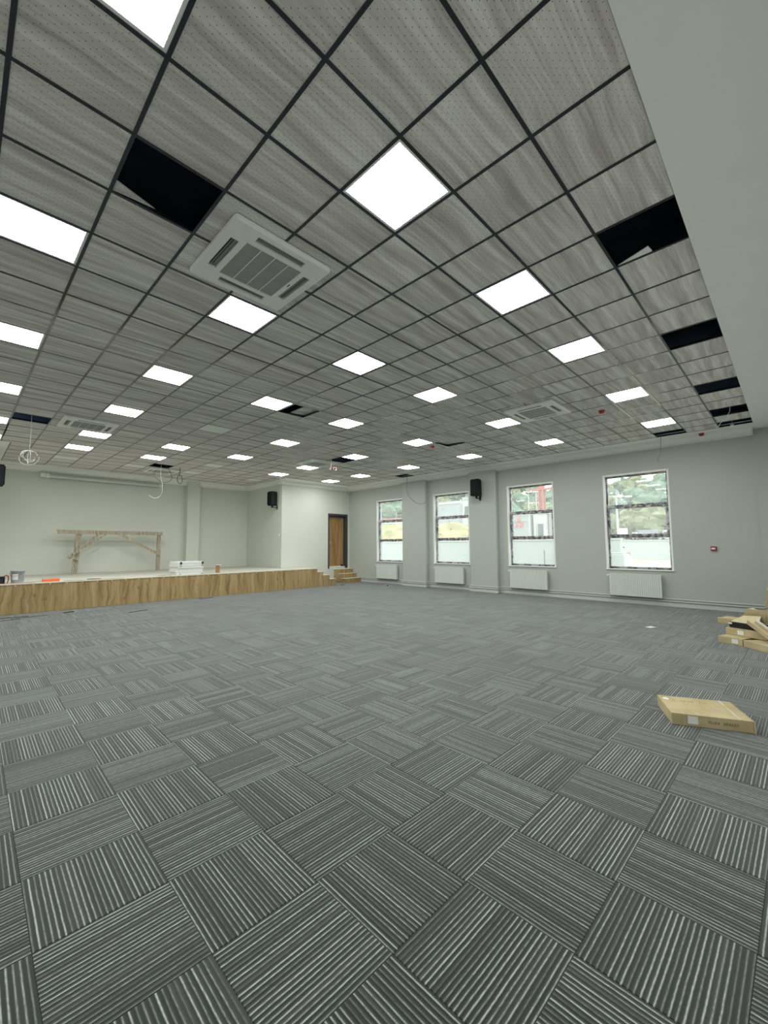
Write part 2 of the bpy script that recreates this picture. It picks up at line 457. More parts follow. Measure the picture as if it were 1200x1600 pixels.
for i in range(-5, 19):
    for j in range(-3, 25):
        if (i, j) in skip: continue
        x0, x1, y0, y1 = .6 * i, .6 * i + .6, .6 * j, .6 * j + .6
        rects = []
        if y0 < Y1 - 0.001: rects.append([max(x0, X0), min(x1, X1), max(y0, Y0), min(y1, Y1)])
        if y1 > Y1 and x1 > RX0 and x0 < RX1 and y0 < RY1:
            rects.append([max(x0, RX0), min(x1, RX1), max(y0, Y1), min(y1, RY1)])
        if len(rects) == 2 and rects[0][:2] == rects[1][:2]: rects = [[rects[0][0], rects[0][1], rects[0][2], rects[1][3]]]
        for r in rects:
            if r[1] - r[0] < .03 or r[3] - r[2] < .03: continue
            q = project(((r[0] + r[1]) / 2, (r[2] + r[3]) / 2, ZC)); s_ = 0
            if q and -150 < q[0] < 1350 and q[1] > -160: s_ = (r[1] - r[0]) * (r[3] - r[2]) / q[2] ** 3
            tl.append((s_, r))
tl.sort(key=lambda a: -a[0])
tr = MB()
for k, (s_, r) in enumerate(tl):
    isfull = abs(r[1] - r[0] - .6) < 1e-4 and abs(r[3] - r[2] - .6) < 1e-4
    if k < 296:
        if isfull: link('ceiling_tile', fullm, ceil, ((r[0] + r[1]) / 2, (r[2] + r[3]) / 2, ZC))
        else: MB().box(r[0] + .003, r[1] - .003, r[2] + .003, r[3] - .003, tz0, tz1).build('ceiling_tile', 'ceiling_tile', ceil)
    else: tr.box(r[0] + .003, r[1] - .003, r[2] + .003, r[3] - .003, tz0, tz1)
o = tr.build('ceiling_tile_field', 'ceiling_tile', ceil); o['kind'] = 'stuff'
# displaced tiles: one pushed aside, one lifted at a corner, slivers in the open cells
link('ceiling_tile', fullm, ceil, (.6 * 6.5 + 0.30, .6 * 7.5, ZC + 0.05), (0, -0.04, 0))
link('ceiling_tile', fullm, ceil, (.6 * 13.5, .6 * 6.5, ZC + 0.032), (0.045, -0.045, 0))
MB().add([(0.015, 1.185, ZC + .004), (0.30, 1.19, ZC + .03), (0.015, 1.10, ZC + .02), (0.015, 1.185, ZC + .018), (0.30, 1.19, ZC + .036), (0.015, 1.10, ZC + .034)],
         [(0, 1, 2), (3, 5, 4), (0, 3, 4, 1), (1, 4, 5, 2), (2, 5, 3, 0)]).build('tile_scrap', 'ceiling_tile', ceil)
MB().add([(3.585, -1.22, ZC + .004), (3.585, -1.50, ZC + .004), (3.53, -1.48, ZC + .03), (3.585, -1.22, ZC + .012), (3.585, -1.50, ZC + .016), (3.53, -1.48, ZC + .038)],
         [(0, 1, 2), (3, 5, 4), (0, 3, 4, 1), (1, 4, 5, 2), (2, 5, 3, 0)]).build('tile_scrap', 'ceiling_paint', ceil)

# ---- walls
def wall(name, label, boxes, mat='wall_paint', parent=None):
    b = MB()
    for q in boxes: b.box(*q)
    o = b.build(name, mat, parent)
    if parent is None: struct(o, label, 'wall')
    return o
WIN = [(9.03, 10.53), (5.92, 7.46), (2.93, 4.41), (-0.03, 1.47)]      # far to near
WZ0, WZ1 = 0.93, 3.485
bx = []
edges = sorted(WIN)
yy = -1.73
for a, b in edges:
    bx.append((XW, XW + .3, yy, a, 0, ZC)); bx.append((XW, XW + .3, a, b, 0, WZ0)); bx.append((XW, XW + .3, a, b, WZ1, ZC))
    yy = b
bx.append((XW, XW + .3, yy, YD + .3, 0, ZC))
wr = wall('wall_right', 'pale painted wall with four tall windows', bx, 'wall_paint_shaded')
wall('wall_right_end', 'pale recessed wall end behind the tall carton stack', [(XW - .03, XW + .3, YA, -1.73, 0, ZC)], 'wall_paint_shaded')
def rounded_pilaster(y0, y1, x):
    r = 0.05
    poly = [(XW, y0)]
    for k in range(7):
        a = PI * 1.5 - (PI / 2) * k / 6
        poly.append((x + r + r * math.cos(a), y0 + r + r * math.sin(a)))
    for k in range(7):
        a = PI - (PI / 2) * k / 6
        poly.append((x + r + r * math.cos(a), y1 - r + r * math.sin(a)))
    poly.append((XW, y1))
    return MB().prism(poly, 2, 0, ZC, 0, False)
PIL = [(4.74, 5.78), (7.72, 8.92)]
XP = 11.8
for y0, y1 in PIL: rounded_pilaster(y0, y1, XP).build('pilaster', 'wall_paint_shaded', wr)
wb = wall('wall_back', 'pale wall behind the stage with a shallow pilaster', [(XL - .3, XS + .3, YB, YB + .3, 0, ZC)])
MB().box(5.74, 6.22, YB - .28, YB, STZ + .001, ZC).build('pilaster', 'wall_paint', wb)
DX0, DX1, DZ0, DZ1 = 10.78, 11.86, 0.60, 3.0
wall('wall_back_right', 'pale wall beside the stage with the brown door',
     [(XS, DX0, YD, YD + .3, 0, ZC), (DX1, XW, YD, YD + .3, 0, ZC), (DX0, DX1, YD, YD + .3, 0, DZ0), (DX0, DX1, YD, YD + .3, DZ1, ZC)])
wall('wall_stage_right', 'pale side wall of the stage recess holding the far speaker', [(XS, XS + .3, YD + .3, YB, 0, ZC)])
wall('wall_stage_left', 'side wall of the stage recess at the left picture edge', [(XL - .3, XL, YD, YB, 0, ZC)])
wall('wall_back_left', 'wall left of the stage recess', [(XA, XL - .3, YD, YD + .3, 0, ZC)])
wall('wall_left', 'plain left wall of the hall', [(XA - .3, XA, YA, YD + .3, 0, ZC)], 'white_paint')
wall('wall_front', 'plain near wall of the hall', [(XA, XW + .5, YA - .3, YA, 0, ZC)], 'white_paint')
# ---- crown mouldings
def crown_poly(u0, u1, zl, sgn=1):
    """quarter round from the ceiling (u0) down to the wall (u1) at height zl"""
    pts = [(u1, ZC - .002)]
    for k in range(9):
        a = (PI / 2) * k / 8
        pts.append((u0 + (u1 - u0) * (1 - math.cos(a)), ZC - .002 - (ZC - .002 - zl) * math.sin(a)))
    return pts
cr = MB().prism(crown_poly(11.72, XW, 4.06), 1, -1.73, YD, 0, False)
struct(cr.build('trim_1', 'white_trim'), 'white rounded crown moulding above the windows', 'moulding')
cr = MB().prism(crown_poly(YD - .18, YD, 4.06), 0, XS - .18, XW - .2)
struct(cr.build('trim_2', 'white_trim'), 'white crown moulding above the brown door', 'moulding')
cr = MB().prism(crown_poly(XS - .18, XS, 4.06), 1, YD - .18, YB)
struct(cr.build('trim_3', 'white_trim'), 'white crown moulding above the far speaker', 'moulding')
cr = MB().prism(crown_poly(YB - .18, YB, 4.04), 0, XL, XS - .18)
struct(cr.build('trim_4', 'white_trim'), 'white crown moulding along the stage back wall', 'moulding')
# ---- baseboard along the window wall (steps round the pilasters)
bb = MB()
runs = [(-1.73, PIL[0][0], XW), (PIL[0][0] - .016, PIL[0][1] + .016, XP), (PIL[0][1], PIL[1][0], XW), (PIL[1][0] - .016, PIL[1][1] + .016, XP), (PIL[1][1], 11.55, XW)]
for a, b, x in runs:
    bb.box(x - .016, x, a, b, 0.022, 0.10)
    bb.box(x - .010, x, a, b, 0.10, 0.112)
    if x == XP:
        bb.box(x, XW - .016, a, a + .016, 0.022, .10); bb.box(x, XW - .016, b - .016, b, 0.022, .10)
struct(bb.build('baseboard_right', 'skirting'), 'white baseboard under the windows and round the pilasters', 'baseboard')

# ---- windows
for k, (y0, y1) in enumerate(WIN):
    t = bpy.data.objects.new('window_%d' % (k + 1), None); COL.objects.link(t)
    t.location = (XW, (y0 + y1) / 2, WZ0)
    where = ['farthest window, next to the brown door', 'window between the two wall pilasters', 'window right of the wall-mounted near speaker', 'nearest and largest-looking window'][k]
    struct(t, 'tall three-pane window, ' + where, 'window')
    W = (y1 - y0) / 2; H = WZ1 - WZ0
    fx0, fx1 = 0.115, 0.175
    e = 0.055
    f = MB().box(fx0, fx1, -W, -W + e, 0, H).box(fx0, fx1, W - e, W, 0, H).box(fx0, fx1, -W + e, W - e, 0, e).box(fx0, fx1, -W + e, W - e, H - e, H)
    T1, T2 = 0.86, 1.71
    f.box(fx0, fx1, -W + e, W - e, T1 - .03, T1 + .03).box(fx0, fx1, -W + e, W - e, T2 - .03, T2 + .03)
    f.build('frame', 'window_profile', t)
    sb = MB(); s0, s1 = fx0 - .02, fx1 - .015
    a0, a1, b0, b1 = -W + e * .6, W - e * .6, T1 + .012, T2 - .012
    w = 0.06
    sb.cbox(s0, s1, a0, a0 + w, b0, b1, .006).cbox(s0, s1, a1 - w, a1, b0, b1, .006).cbox(s0, s1, a0 + w, a1 - w, b0, b0 + w, .006).cbox(s0, s1, a0 + w, a1 - w, b1 - w, b1, .006)
    sash = sb.build('sash', 'window_profile', t)
    MB().cbox(s0 - .03, s0, -.012, .012, b1 - .05, b1 - .02, .004).cbox(s0 - .035, s0 - .022, -.012, .07, b1 - .045, b1 - .025, .004).build('handle', 'grey_plastic', sash)
    for (c, d, aa, ab) in [(e, T1 - .03, -W + e, W - e), (b0 + w, b1 - w, a0 + w, a1 - w), (T2 + .03, H - e, -W + e, W - e)]:
        MB().box(.14, .146, aa + .001, ab - .001, c + .001, d - .001).build('pane', 'glass', t)
        st = MB()
        for q in range(3 if c != e else 1):
            sy, sz = random.uniform(aa + .1, ab - .1), random.uniform(c + .1, d - .1)
            st.box(.1385, .1395, sy, sy + .035, sz, sz + .035)
        st.build('sticker', 'grey_plastic' if k % 2 else 'paper', t)
    MB().cbox(-.035, .115, -W - .04, W + .04, -.03, 0, .006).build('sill', 'white_trim', t)
    rv = MB().box(0, .115, W - .012, W, 0, H).box(0, .115, -W, -W + .012, 0, H).box(0, .115, -W, W, H - .012, H)
    rv.box(-.006, 0, W - .012, W + .03, 0, H + .03).box(-.006, 0, -W - .03, -W + .012, 0, H + .03).box(-.006, 0, -W, W, H - .012, H + .03)
    rv.build('reveal', 'white_trim', t)

# ---- door
d = bpy.data.objects.new('door_1', None); COL.objects.link(d); d.location = ((DX0 + DX1) / 2, YD, DZ0)
struct(d, 'brown wooden door set deep in a dark grey frame', 'door')
W = (DX1 - DX0) / 2; H = DZ1 - DZ0
fr = MB().box(-W, -W + .05, -.012, .22, 0, H).box(W - .05, W, -.012, .22, 0, H).box(-W + .05, W - .05, -.012, .22, H - .06, H)
fr.box(-W - .02, -W, -.012, 0, 0, H + .02).box(W, W + .02, -.012, 0, 0, H + .02).box(-W, W, -.012, 0, H, H + .02)
fr.build('door_frame', 'door_frame', d)
fr = MB().box(-W + .05, -W + .10, .15, .20, 0, H - .06).box(W - .10, W - .05, .15, .20, 0, H - .06).box(-W + .10, W - .10, .15, .20, H - .14, H - .06)
fr.build('door_stop', 'door_frame', d)
MB().cbox(-W + .10, W - .10, .155, .195, .09, H - .14, .003).build('door_leaf', 'door_wood', d)
hd = MB().cbox(-W + .16, -W + .19, .147, .155, 1.0, 1.2, .003).tube([(-W + .175, .15, 1.1), (-W + .175, .11, 1.1), (-W + .28, .11, 1.1)], .009)
hd.build('door_handle', 'aluminium', d)
MB().cbox(-W + .10, W - .10, .04, .20, 0.0, .08, .004).build('threshold', 'stage_board', d)
MB().cbox(W - .26, W - .18, .08, .14, 0.08, .15, .004).build('door_stopper', 'black_plastic', d)

# ---- stage
st = thing('stage', 'low wooden stage with oak-grain front and pale boarded top', 'stage', (4.5, 11.1, 0))
sx0, sx1 = -0.15 - 4.5, 9.28 - 4.5
MB().box(sx0 - .6, sx1 - .01, 0.02, 1.23, 0, STZ - .02).box(sx0 + .004, XS - 4.5 - .004, 1.23, YB - 11.1 - .004, 0, STZ - .02).build('body', 'shadow_gap', st)
nb = 9; lx0, lx1 = sx0 - .6, sx1
for k in range(nb):
    a = lx0 + (lx1 - lx0) * k / nb; b = lx0 + (lx1 - lx0) * (k + 1) / nb
    MB().cbox(a + .001, b - .001, 0, .019, 0.004, STZ - .018, .0015).build('front_panel', 'oak_laminate', st)
# boarded top: sheets laid side by side
xs = [lx0, -2.6, -0.1, 2.4, lx1]
for k in range(4):
    b1 = xs[k + 1]
    MB().box(xs[k] + .002, b1 - .002, -.012, 1.215, STZ - .02, STZ).build('top_board', 'stage_board', st)
    c0, c1 = max(xs[k], sx0 + .004), min(b1, XS - 4.5 - .004)
    MB().box(c0 + .002, c1 - .002, 1.219, 2.6, STZ - .02, STZ).build('top_board', 'stage_board', st)
    MB().box(c0 + .002, c1 - .002, 2.604, YB - 11.1 - .004, STZ - .02, STZ).build('top_board', 'stage_board', st)
MB().box(lx0, lx1, -.016, -.0125, STZ - .022, STZ).build('edge_strip', 'edge_band', st)
clip = MB()
for k in range(30):
    x = lx0 + .15 + k * .33
    if x < lx1 - .05: clip.box(x, x + .035, -.004, -.0005, STZ - .055, STZ - .024)
o = clip.build('fixing_clips', 'edge_band', st); o['kind'] = 'stuff'

# ---- steps at the right end of the stage
ss = thing('stage_steps', 'wooden steps going down from the right end of the stage', 'steps', (9.285, 11.1, 0))
xx = [0.0, 0.28, 0.60, 0.90]; zz = [0.585, 0.445, 0.28]
for k in range(3):
    stp = MB().box(xx[k], xx[k + 1] - .02, 0.019, 1.23, 0, zz[k] - .02).build('step_body', 'oak_steps', ss)
    MB().cbox(xx[k] + .001, xx[k + 1] - .001, 0, .0185, 0.004, zz[k] - .021, .002).build('side_panel', 'oak_laminate', ss)
    MB().box(xx[k] + .001, xx[k + 1] + .012, -.012, 1.23, zz[k] - .02, zz[k]).build('tread', 'edge_band', ss)
    MB().box(xx[k + 1] - .0195, xx[k + 1] - .0005, 0.019, 1.23, 0.004 if k == 2 else zz[k + 1], zz[k] - .0205).build('riser', 'oak_laminate', ss)
ds = thing('door_steps', 'small oak-faced steps leading up to the brown door', 'steps', (11.10, 11.55, 0))
yd = [0, 0.30, 0.54, YD - 11.55 - .004]; zd = [0.20, 0.39, 0.575]; wd = XW - 11.10 - .02
for k in range(3):
    MB().box(.02, wd, yd[k] + .02, yd[k + 1], 0, zd[k] - .02).build('step_body', 'oak_steps', ds)
    MB().box(0, .0195, yd[k] + .001, yd[k + 1] - .001, 0.003, zd[k] - .02).build('side_panel', 'oak_laminate', ds)
    MB().box(0.02, wd, yd[k], yd[k] + .0195, 0.003 if k == 0 else zd[k - 1] + .0005, zd[k] - .0205).build('riser', 'oak_laminate', ds)
    MB().box(-.012, wd, yd[k] - .012, yd[k + 1] - .0125 if k < 2 else yd[3], zd[k] - .02, zd[k]).build('tread', 'edge_band', ds)

# ================================================================== CEILING FIXTURES
ROWN = {-1: 'first', 3: 'second', 7: 'third', 11: 'fourth', 15: 'fifth', 18: 'sixth', 21: 'seventh'}
POSN = {-1: 'sixth', 2: 'fifth', 5: 'fourth', 8: 'third', 12: 'second', 16: 'nearest'}
def light_meshes():
    o_, i_ = .2935, .268
    f = MB().box(-o_, o_, -o_, -i_, .0032, .02).box(-o_, o_, i_, o_, .0032, .02).box(-o_, -i_, -i_, i_, .0032, .02).box(i_, o_, -i_, i_, .0032, .02)
    f.box(-o_, o_, -o_, o_, .022, .05)
    d_ = MB().add([(-i_, -i_, .008), (i_, -i_, .008), (i_, i_, .008), (-i_, i_, .008)], [(0, 3, 2, 1)])
    d2 = MB().box(-i_, i_, -i_, i_, .008, .012)
    return f.mesh('light_frame', 'white_plastic'), d_, d2.mesh('dead_diffuser', 'white_plastic')
fm, dmb, d2m = light_meshes()
dme = bpy.data.meshes.new('diffuser'); dme.from_pydata(dmb.v, [], [(0, 3, 2, 1)]); dme.materials.append(MATS['led']); dme.update()
for (i, j) in LIT:
    pos = POSN[i]
    lab = 'lit square ceiling panel, %s the window wall, %s row from the plaster strip' % ('nearest' if pos == 'nearest' else pos + ' from', ROWN[j])
    t = thing('ceiling_light', lab, 'ceiling light', (.6 * i + .3, .6 * j + .3, ZC), 0, 'square LED ceiling panels')
    link('frame', fm, t); link('diffuser', dme, t)
for (i, j) in UNLIT:
    lab = 'unlit white ceiling panel, %s the window wall, %s row from the plaster strip' % (POSN[i] + ' from', ROWN[j])
    t = thing('ceiling_light', lab, 'ceiling light', (.6 * i + .3, .6 * j + .3, ZC), 0, 'unlit square ceiling panels')
    link('frame', fm, t); link('diffuser', d2m, t)
# cassette air conditioners
def make_ac(label):
    t = thing('ceiling_air_conditioner', label, 'air conditioner', (0, 0, 0), 0, 'cassette air conditioners')
    R_, z0, z1 = .475, -.048, -.003
    # panel with four open slots: build as a ring of boxes
    p = MB()
    a, b, c = .40, .325, .275     # slot outer, slot inner, grille
    L = .235                      # half slot length
    for q in range(4):
        M = Matrix.Rotation(q * PI / 2, 4, 'Z')
        p.box(-a, a, a, R_ - .012, z0 + .006, z1, 0, M)          # outer rim
        p.box(L, b, b, a, z0 + .006, z1, 0, M); p.box(-a, -L, b, a, z0 + .006, z1, 0, M)
        p.box(-b, c, c, b, z0 + .004, z1, 0, M)                  # between slot and grille
    for sx in (-1, 1):
        for sy in (-1, 1):
            cx, cy = sx * (a + R_ - .012) / 2, sy * (a + R_ - .012) / 2
            hh = (R_ - .012 - a) / 2
            pts = [(cx - hh, cy - hh), (cx + hh, cy - hh), (cx + hh, cy + hh), (cx - hh, cy + hh)]
            p.prism(pts, 2, z0 + .006, z1)
    rim = []
    for q, (sx, sy) in enumerate([(1, 1), (-1, 1), (-1, -1), (1, -1)]):
        for k in range(5):
            an = q * PI / 2 + k * PI / 8
            rim.append((sx * (R_ - .03) + .03 * math.cos(an), sy * (R_ - .03) + .03 * math.sin(an)))
    body = p.build('panel', 'white_plastic', t)
    n = len(rim)
    inn = [(max(-.463, min(.463, x)), max(-.463, min(.463, y))) for x, y in rim]
    e = MB()
    e.add([(x, y, z1) for x, y in rim] + [(x, y, z0 + .014) for x, y in rim] + [(x * .965, y * .965, z0 + .0055) for x, y in rim],
          [(i, (i + 1) % n, (i + 1) % n + n, i + n) for i in range(n)] + [(i + n, (i + 1) % n + n, (i + 1) % n + 2 * n, i + 2 * n) for i in range(n)])
    e.build('rim', 'white_plastic', t)
    MB().box(-a, a, -a, a, z1 - .004, z1 - .0005).build('duct', 'dark_slot', t)
    for q in range(4):
        M = Matrix.Rotation(q * PI / 2, 4, 'Z')
        v = MB()
        v.box(-L + .004, L - .004, b + .008, b + .036, z0 + .018, z0 + .022, 0, M @ Matrix.Translation((0, .0, 0)))
        v.box(-L + .004, L - .004, b + .046, b + .056, z0 + .014, z0 + .030, 0, M)
        v.build('louvre', 'vane_grey', t)
    gr = MB().box(-c, c, -c, c, z0 + .012, z0 + .016)
    gg = gr.build('grille', 'grey_plastic', t)
    s = MB()
    for k in range(27):
        y = -c + .02 * (k + .5)
        s.box(-c, c, y - .0045, y + .0045, z0 + .008, z0 + .012)
    s.build('grille_slats', 'grey_plastic', gg)
    s = MB()
    for x in (-.137, 0, .137): s.box(x - .004, x + .004, -c, c, z0 + .0065, z0 + .0079)
    s.build('grille_ribs', 'white_plastic', gg)
    MB().box(.295, .305, -.04, .01, z0 + .0032, z0 + .0039).build('badge', 'dark_slot', t)
    return t
AC = [((2, 2), 'nearest ceiling cassette air conditioner, beside the open black cell'),
      ((12, 2), 'ceiling cassette air conditioner close to the window side'),
      ((2, 14), 'ceiling cassette air conditioner at left, by the hanging cable coil'),
      ((7, 22), 'ceiling cassette air conditioner over the stage, behind dangling wires'),
      ((12, 14), 'ceiling cassette air conditioner beside the ceiling pole camera')]
ac0 = make_ac(AC[0][1]); ac0.location = (.6 * 2 + .02, .6 * 2, ZC)
for (i, j), lab in AC[1:]: dup(ac0, (.6 * i, .6 * j, ZC), (0, 0, 0), lab)
# detectors
def detector(loc, label):
    t = thing('smoke_detector', label, 'detector', loc, 0, 'red alarm detectors')
    MB().lathe([(.055, 0), (.055, -.018), (.05, -.022)]).build('base', 'red_plastic', t)
    MB().lathe([(.046, -.0225), (.044, -.045), (.03, -.058), (.008, -.062)]).build('head', 'red_plastic', t)
    MB().lathe([(.012, -.0625), (.010, -.07)], n=10).build('lens', 'white_plastic', t)
detector((.6 * 13.5, .6 * .5, ZC + .002), 'red detector on the ceiling near the right-hand air conditioner')
detector((.6 * 13.42, .6 * 7.42, ZC + .002), 'red detector beside the lifted ceiling tile')
detector((11.62, -.83, ZC - .003), 'red detector on the plaster strip above the nearest window')
# pole camera
t = thing('pole_camera', 'small pink-bodied camera hanging from a ceiling pole', 'camera', (7.19, 7.66, ZC - .31))
MB().tube([(0, 0, .31), (0, 0, .04)], .018).lathe([(.04, .30), (.04, .308)]).build('pole', 'grey_plastic', t)
MB().cbox(-.05, .05, -.012, .012, -.02, .05, .004).build('bracket', 'grey_plastic', t)
MB().cbox(.02, .16, -.10, .0, -.03, .07, .012).build('body', 'pink_plastic', t)
MB().tube([(.075, -.10, .02), (.075, -.125, .02)], .026, 14).build('lens', 'black_plastic', t)

# ---- loose cables
def curve_pts(ctrl, n=10):
    ctrl = [Vector(c) for c in ctrl]; out = []
    P = [ctrl[0]] + ctrl + [ctrl[-1]]
    for i in range(1, len(P) - 2):
        for k in range(n):
            s = k / n; a, b, c, d = P[i - 1], P[i], P[i + 1], P[i + 2]
            out.append(0.5 * ((2 * b) + (c - a) * s + (2 * a - 5 * b + 4 * c - d) * s * s + (3 * b - a - 3 * c + d) * s ** 3))
    out.append(ctrl[-1]); return out
def cable(label, ctrl, r=.006, mat='cable_grey'):
    tag(MB().tube(curve_pts(ctrl), r, 6).build('loose_cable', mat), label, 'cable', 'cables hanging from the ceiling')
# white coil from the open cell at left
cx, cy = .3, 8.75
t = thing('cable_coil', 'white cable coil dangling from the open ceiling cell at left', 'cable', (cx, cy, ZC - .75), 0, 'cables hanging from the ceiling')
MB().tube(curve_pts([(0, 0, 1.49), (0, 0, .95), (.01, 0, .5), (0, 0, .12)]), .005, 6).build('drop', 'cable_white', t)
for k in range(4):
    a = k * .8; pts = []
    for q in range(15):
        th = q / 14 * 1.7 * PI + k
        u = Vector((math.cos(a), math.sin(a), 0))
        pts.append(u * (.13 + .022 * k) * math.cos(th) + Vector((0, 0, (.10 + .015 * k) * math.sin(th) - .02 * k)))
    MB().tube(pts, .006, 6).build('loop', 'cable_white', t)
cable('dark wire looping down from the open ceiling cell over the stage', [(4.0, 12.3, 4.949), (4.0, 12.3, ZC + .1), (4.12, 12.25, ZC - .1), (4.2, 12.2, ZC - .4), (3.95, 12.15, ZC - .55), (3.7, 12.2, ZC - .4), (3.68, 12.2, ZC - .2)], .010)
cable('small dark wire ring beside the stage air conditioner', [(4.42, 12.2, ZC - .22), (4.52, 12.2, ZC - .32), (4.5, 12.2, ZC - .52), (4.4, 12.2, ZC - .5), (4.37, 12.2, ZC - .34), (4.43, 12.2, ZC - .22), (4.45, 12.2, ZC + .0025)], .012)
cable('white wire hook hanging lowest over the stage', [(3.85, 12.15, 4.949), (3.85, 12.15, ZC + .05), (3.84, 12.15, ZC - .3), (3.9, 12.15, ZC - .65), (3.88, 12.15, ZC - .95), (3.7, 12.15, ZC - 1.08), (3.52, 12.15, ZC - 1.0)], .006, 'cable_white')
cable('thin grey wire hanging beside the farthest window', [(11.05, 7.95, 4.949), (11.05, 7.95, ZC + .08), (11.08, 8.0, ZC - .3), (11.12, 8.0, ZC - .7), (11.3, 7.8, ZC - 1.0), (11.45, 7.6, ZC - 1.08), (11.5, 7.45, ZC - 1.0)], .008)
cable('thin grey wire hanging above the nearest window', [(11.0, -.12, 4.949), (11.0, -.12, ZC + .08), (11.02, -.12, ZC - .1), (11.0, -.1, ZC - .42), (10.95, -.05, ZC - .6), (10.95, -.07, ZC - .68)], .006)
cable('white wire sticking out of the open cell above the right wall', [(10.0, -1.5, 4.949), (10.0, -1.5, ZC + .12), (10.08, -1.46, ZC - .02), (10.5, -1.3, ZC - .08), (10.75, -1.18, ZC - .17)], .006, 'cable_white')
t = thing('spot_lamp', 'small white spot lamp dangling under the corner ceiling cell', 'lamp', (10.95, -1.45, ZC - .10), 0)
MB().lathe([(.012, .06), (.03, .05), (.045, .0), (.04, -.012)], n=14).build('shade', 'white_plastic', t)
MB().tube([(0, 0, .06), (0, .01, .2), (0, .01, .86)], .004, 6).build('cord', 'cable_white', t)
tag(MB().tube([(9.7, -1.2, ZC + .16), (9.75, -1.5, ZC + .18), (9.8, -1.72, ZC + .16)], .07, 12).build('air_duct', 'duct_grey'), 'grey flexible duct visible inside an open ceiling cell', 'duct')

# ================================================================== WALL OBJECTS
def radiator(y0, y1, label):
    t = thing('radiator', label, 'radiator', (11.84, (y0 + y1) / 2, .23), 0, 'white panel radiators under the windows')
    W, H, D = (y1 - y0) / 2, .58, .10
    prof = []
    n = 24; p = 2 * (W - .03) / n
    for k in range(n):
        y = -W + .03 + k * p
        prof += [(0.008, y), (0.008, y + p * .35), (0.0, y + p * .5), (0.0, y + p * .85)]
    poly = [(0.008, -W)] + prof + [(0.008, W), (.022, W), (.022, -W)]
    MB().prism(poly, 2, .035, H - .035).box(.003, .022, -W, W, 0, .035).box(.003, .022, -W, W, H - .035, H - .012).build('front_panel', 'white_enamel', t)
    MB().box(D - .02, D, -W, W, 0, H - .012).build('rear_panel', 'white_enamel', t)
    MB().box(.022, D - .02, -W, -W + .008, 0.01, H - .012).box(.022, D - .02, W - .008, W, 0.01, H - .012).build('side_cover', 'white_enamel', t)
    g = MB().box(0, .012, -W, W, H - .012, H).box(D - .012, D, -W, W, H - .012, H)
    for k in range(24):
        y = -W + (k + .5) * 2 * W / 24
        g.box(.012, D - .012, y - .006, y + .006, H - .010, H - .002)
    g.build('top_grille', 'white_enamel', t)
    MB().tube([(.05, W, H - .05), (.05, W + .045, H - .05)], .012).tube([(.05, W + .045, H - .05), (.02, W + .045, H - .05)], .02, 12).build('valve', 'white_plastic', t)
    MB().tube([(.05, W, .05), (.05, W + .03, .05), (.085, W + .03, .03), (.085, W + .03, -.06)], .009).build('pipe', 'white_enamel', t)
    MB().box(D + .001, 11.999 - 11.84, -W + .2, -W + .24, .1, .45).box(D + .001, 11.999 - 11.84, W - .24, W - .2, .1, .45).build('bracket', 'white_enamel', t)
radiator(9.28, 10.44, 'white radiator under the farthest window, beside the door steps')
radiator(6.11, 7.35, 'white radiator under the window between the pilasters')
radiator(3.13, 4.33, 'white radiator under the window right of the near speaker')
radiator(0.20, 1.40, 'white ribbed radiator under the nearest window')
# heating pipes
def pipe(z, label):
    o_ = .034
    pts = [(XW - o_, -1.7, z)]
    for y0, y1 in PIL:
        pts += [(XW - o_, y0 - o_ - .01, z), (XP - o_, y0 - o_, z), (XP - o_, y1 + o_, z), (XW - o_, y1 + o_ + .01, z)]
    pts.append((XW - o_, 11.5, z))
    out = []
    for i, p in enumerate(pts):
        if 0 < i < len(pts) - 1:
            a, b = Vector(pts[i - 1]), Vector(pts[i + 1]); v = Vector(p)
            out += [v + (a - v).normalized() * .03, v + (b - v).normalized() * .03]
        else: out.append(Vector(p))
    tag(MB().tube(out, .011, 8).build('heating_pipe', 'white_enamel'), label, 'pipe', 'heating pipes above the baseboard')
pipe(.215, 'upper white heating pipe running along the window wall')
pipe(.155, 'lower white heating pipe running along the window wall')
# speakers
def make_speaker(label, loc, rz, wall_off):
    """cabinet facing local -y, wall behind at local +y"""
    t = thing('wall_speaker', label, 'speaker', loc, rz, 'black wall-mounted speakers')
    prof = [(-.15, -.13), (-.165, -.11), (-.165, .02), (-.10, .16), (.10, .16), (.165, .02), (.165, -.11), (.15, -.13)]
    b = MB()
    rings = [(.0, .90), (.03, 1.0), (.52, 1.0), (.565, .90)]
    n = len(prof); vs = []
    for z, s in rings: vs += [(x * s, y * s, z) for x, y in prof]
    b.add(vs, [(i * n + k, i * n + (k + 1) % n, (i + 1) * n + (k + 1) % n, (i + 1) * n + k) for i in range(3) for k in range(n)])
    b.add(vs, [tuple(range(n - 1, -1, -1)), tuple(3 * n + k for k in range(n))])
    b.build('cabinet', 'black_plastic', t)
    MB().cbox(-.145, .145, -.145, -.131, .04, .53, .005).build('grille', 'black_mesh', t)
    MB().box(-.02, .02, -.03, .03, -.06, 0).box(-.02, .02, -.03, .22, -.085, -.06).build('bracket', 'black_plastic', t)
    MB().box(-.03, .03, .22, .22 + .012, -.14, .04).build('wall_plate', 'black_plastic', t)
    return t
make_speaker('black speaker on the pilaster between the middle windows', (11.56, 5.32, 3.24), -PI / 2, 0)
make_speaker('black speaker on the stage side wall left of the door wall', (8.19, 12.68, 3.22), -PI / 2, 0)
make_speaker('black speaker cut off by the left picture edge', (0.035, 12.75, 3.22), PI / 2, 0)
t = thing('call_point', 'small red alarm call point on the right wall', 'alarm', (11.999, -.875, 1.42), 0)
MB().cbox(-.045, 0, -.055, .055, 0, .105, .006).build('body', 'red_plastic', t)
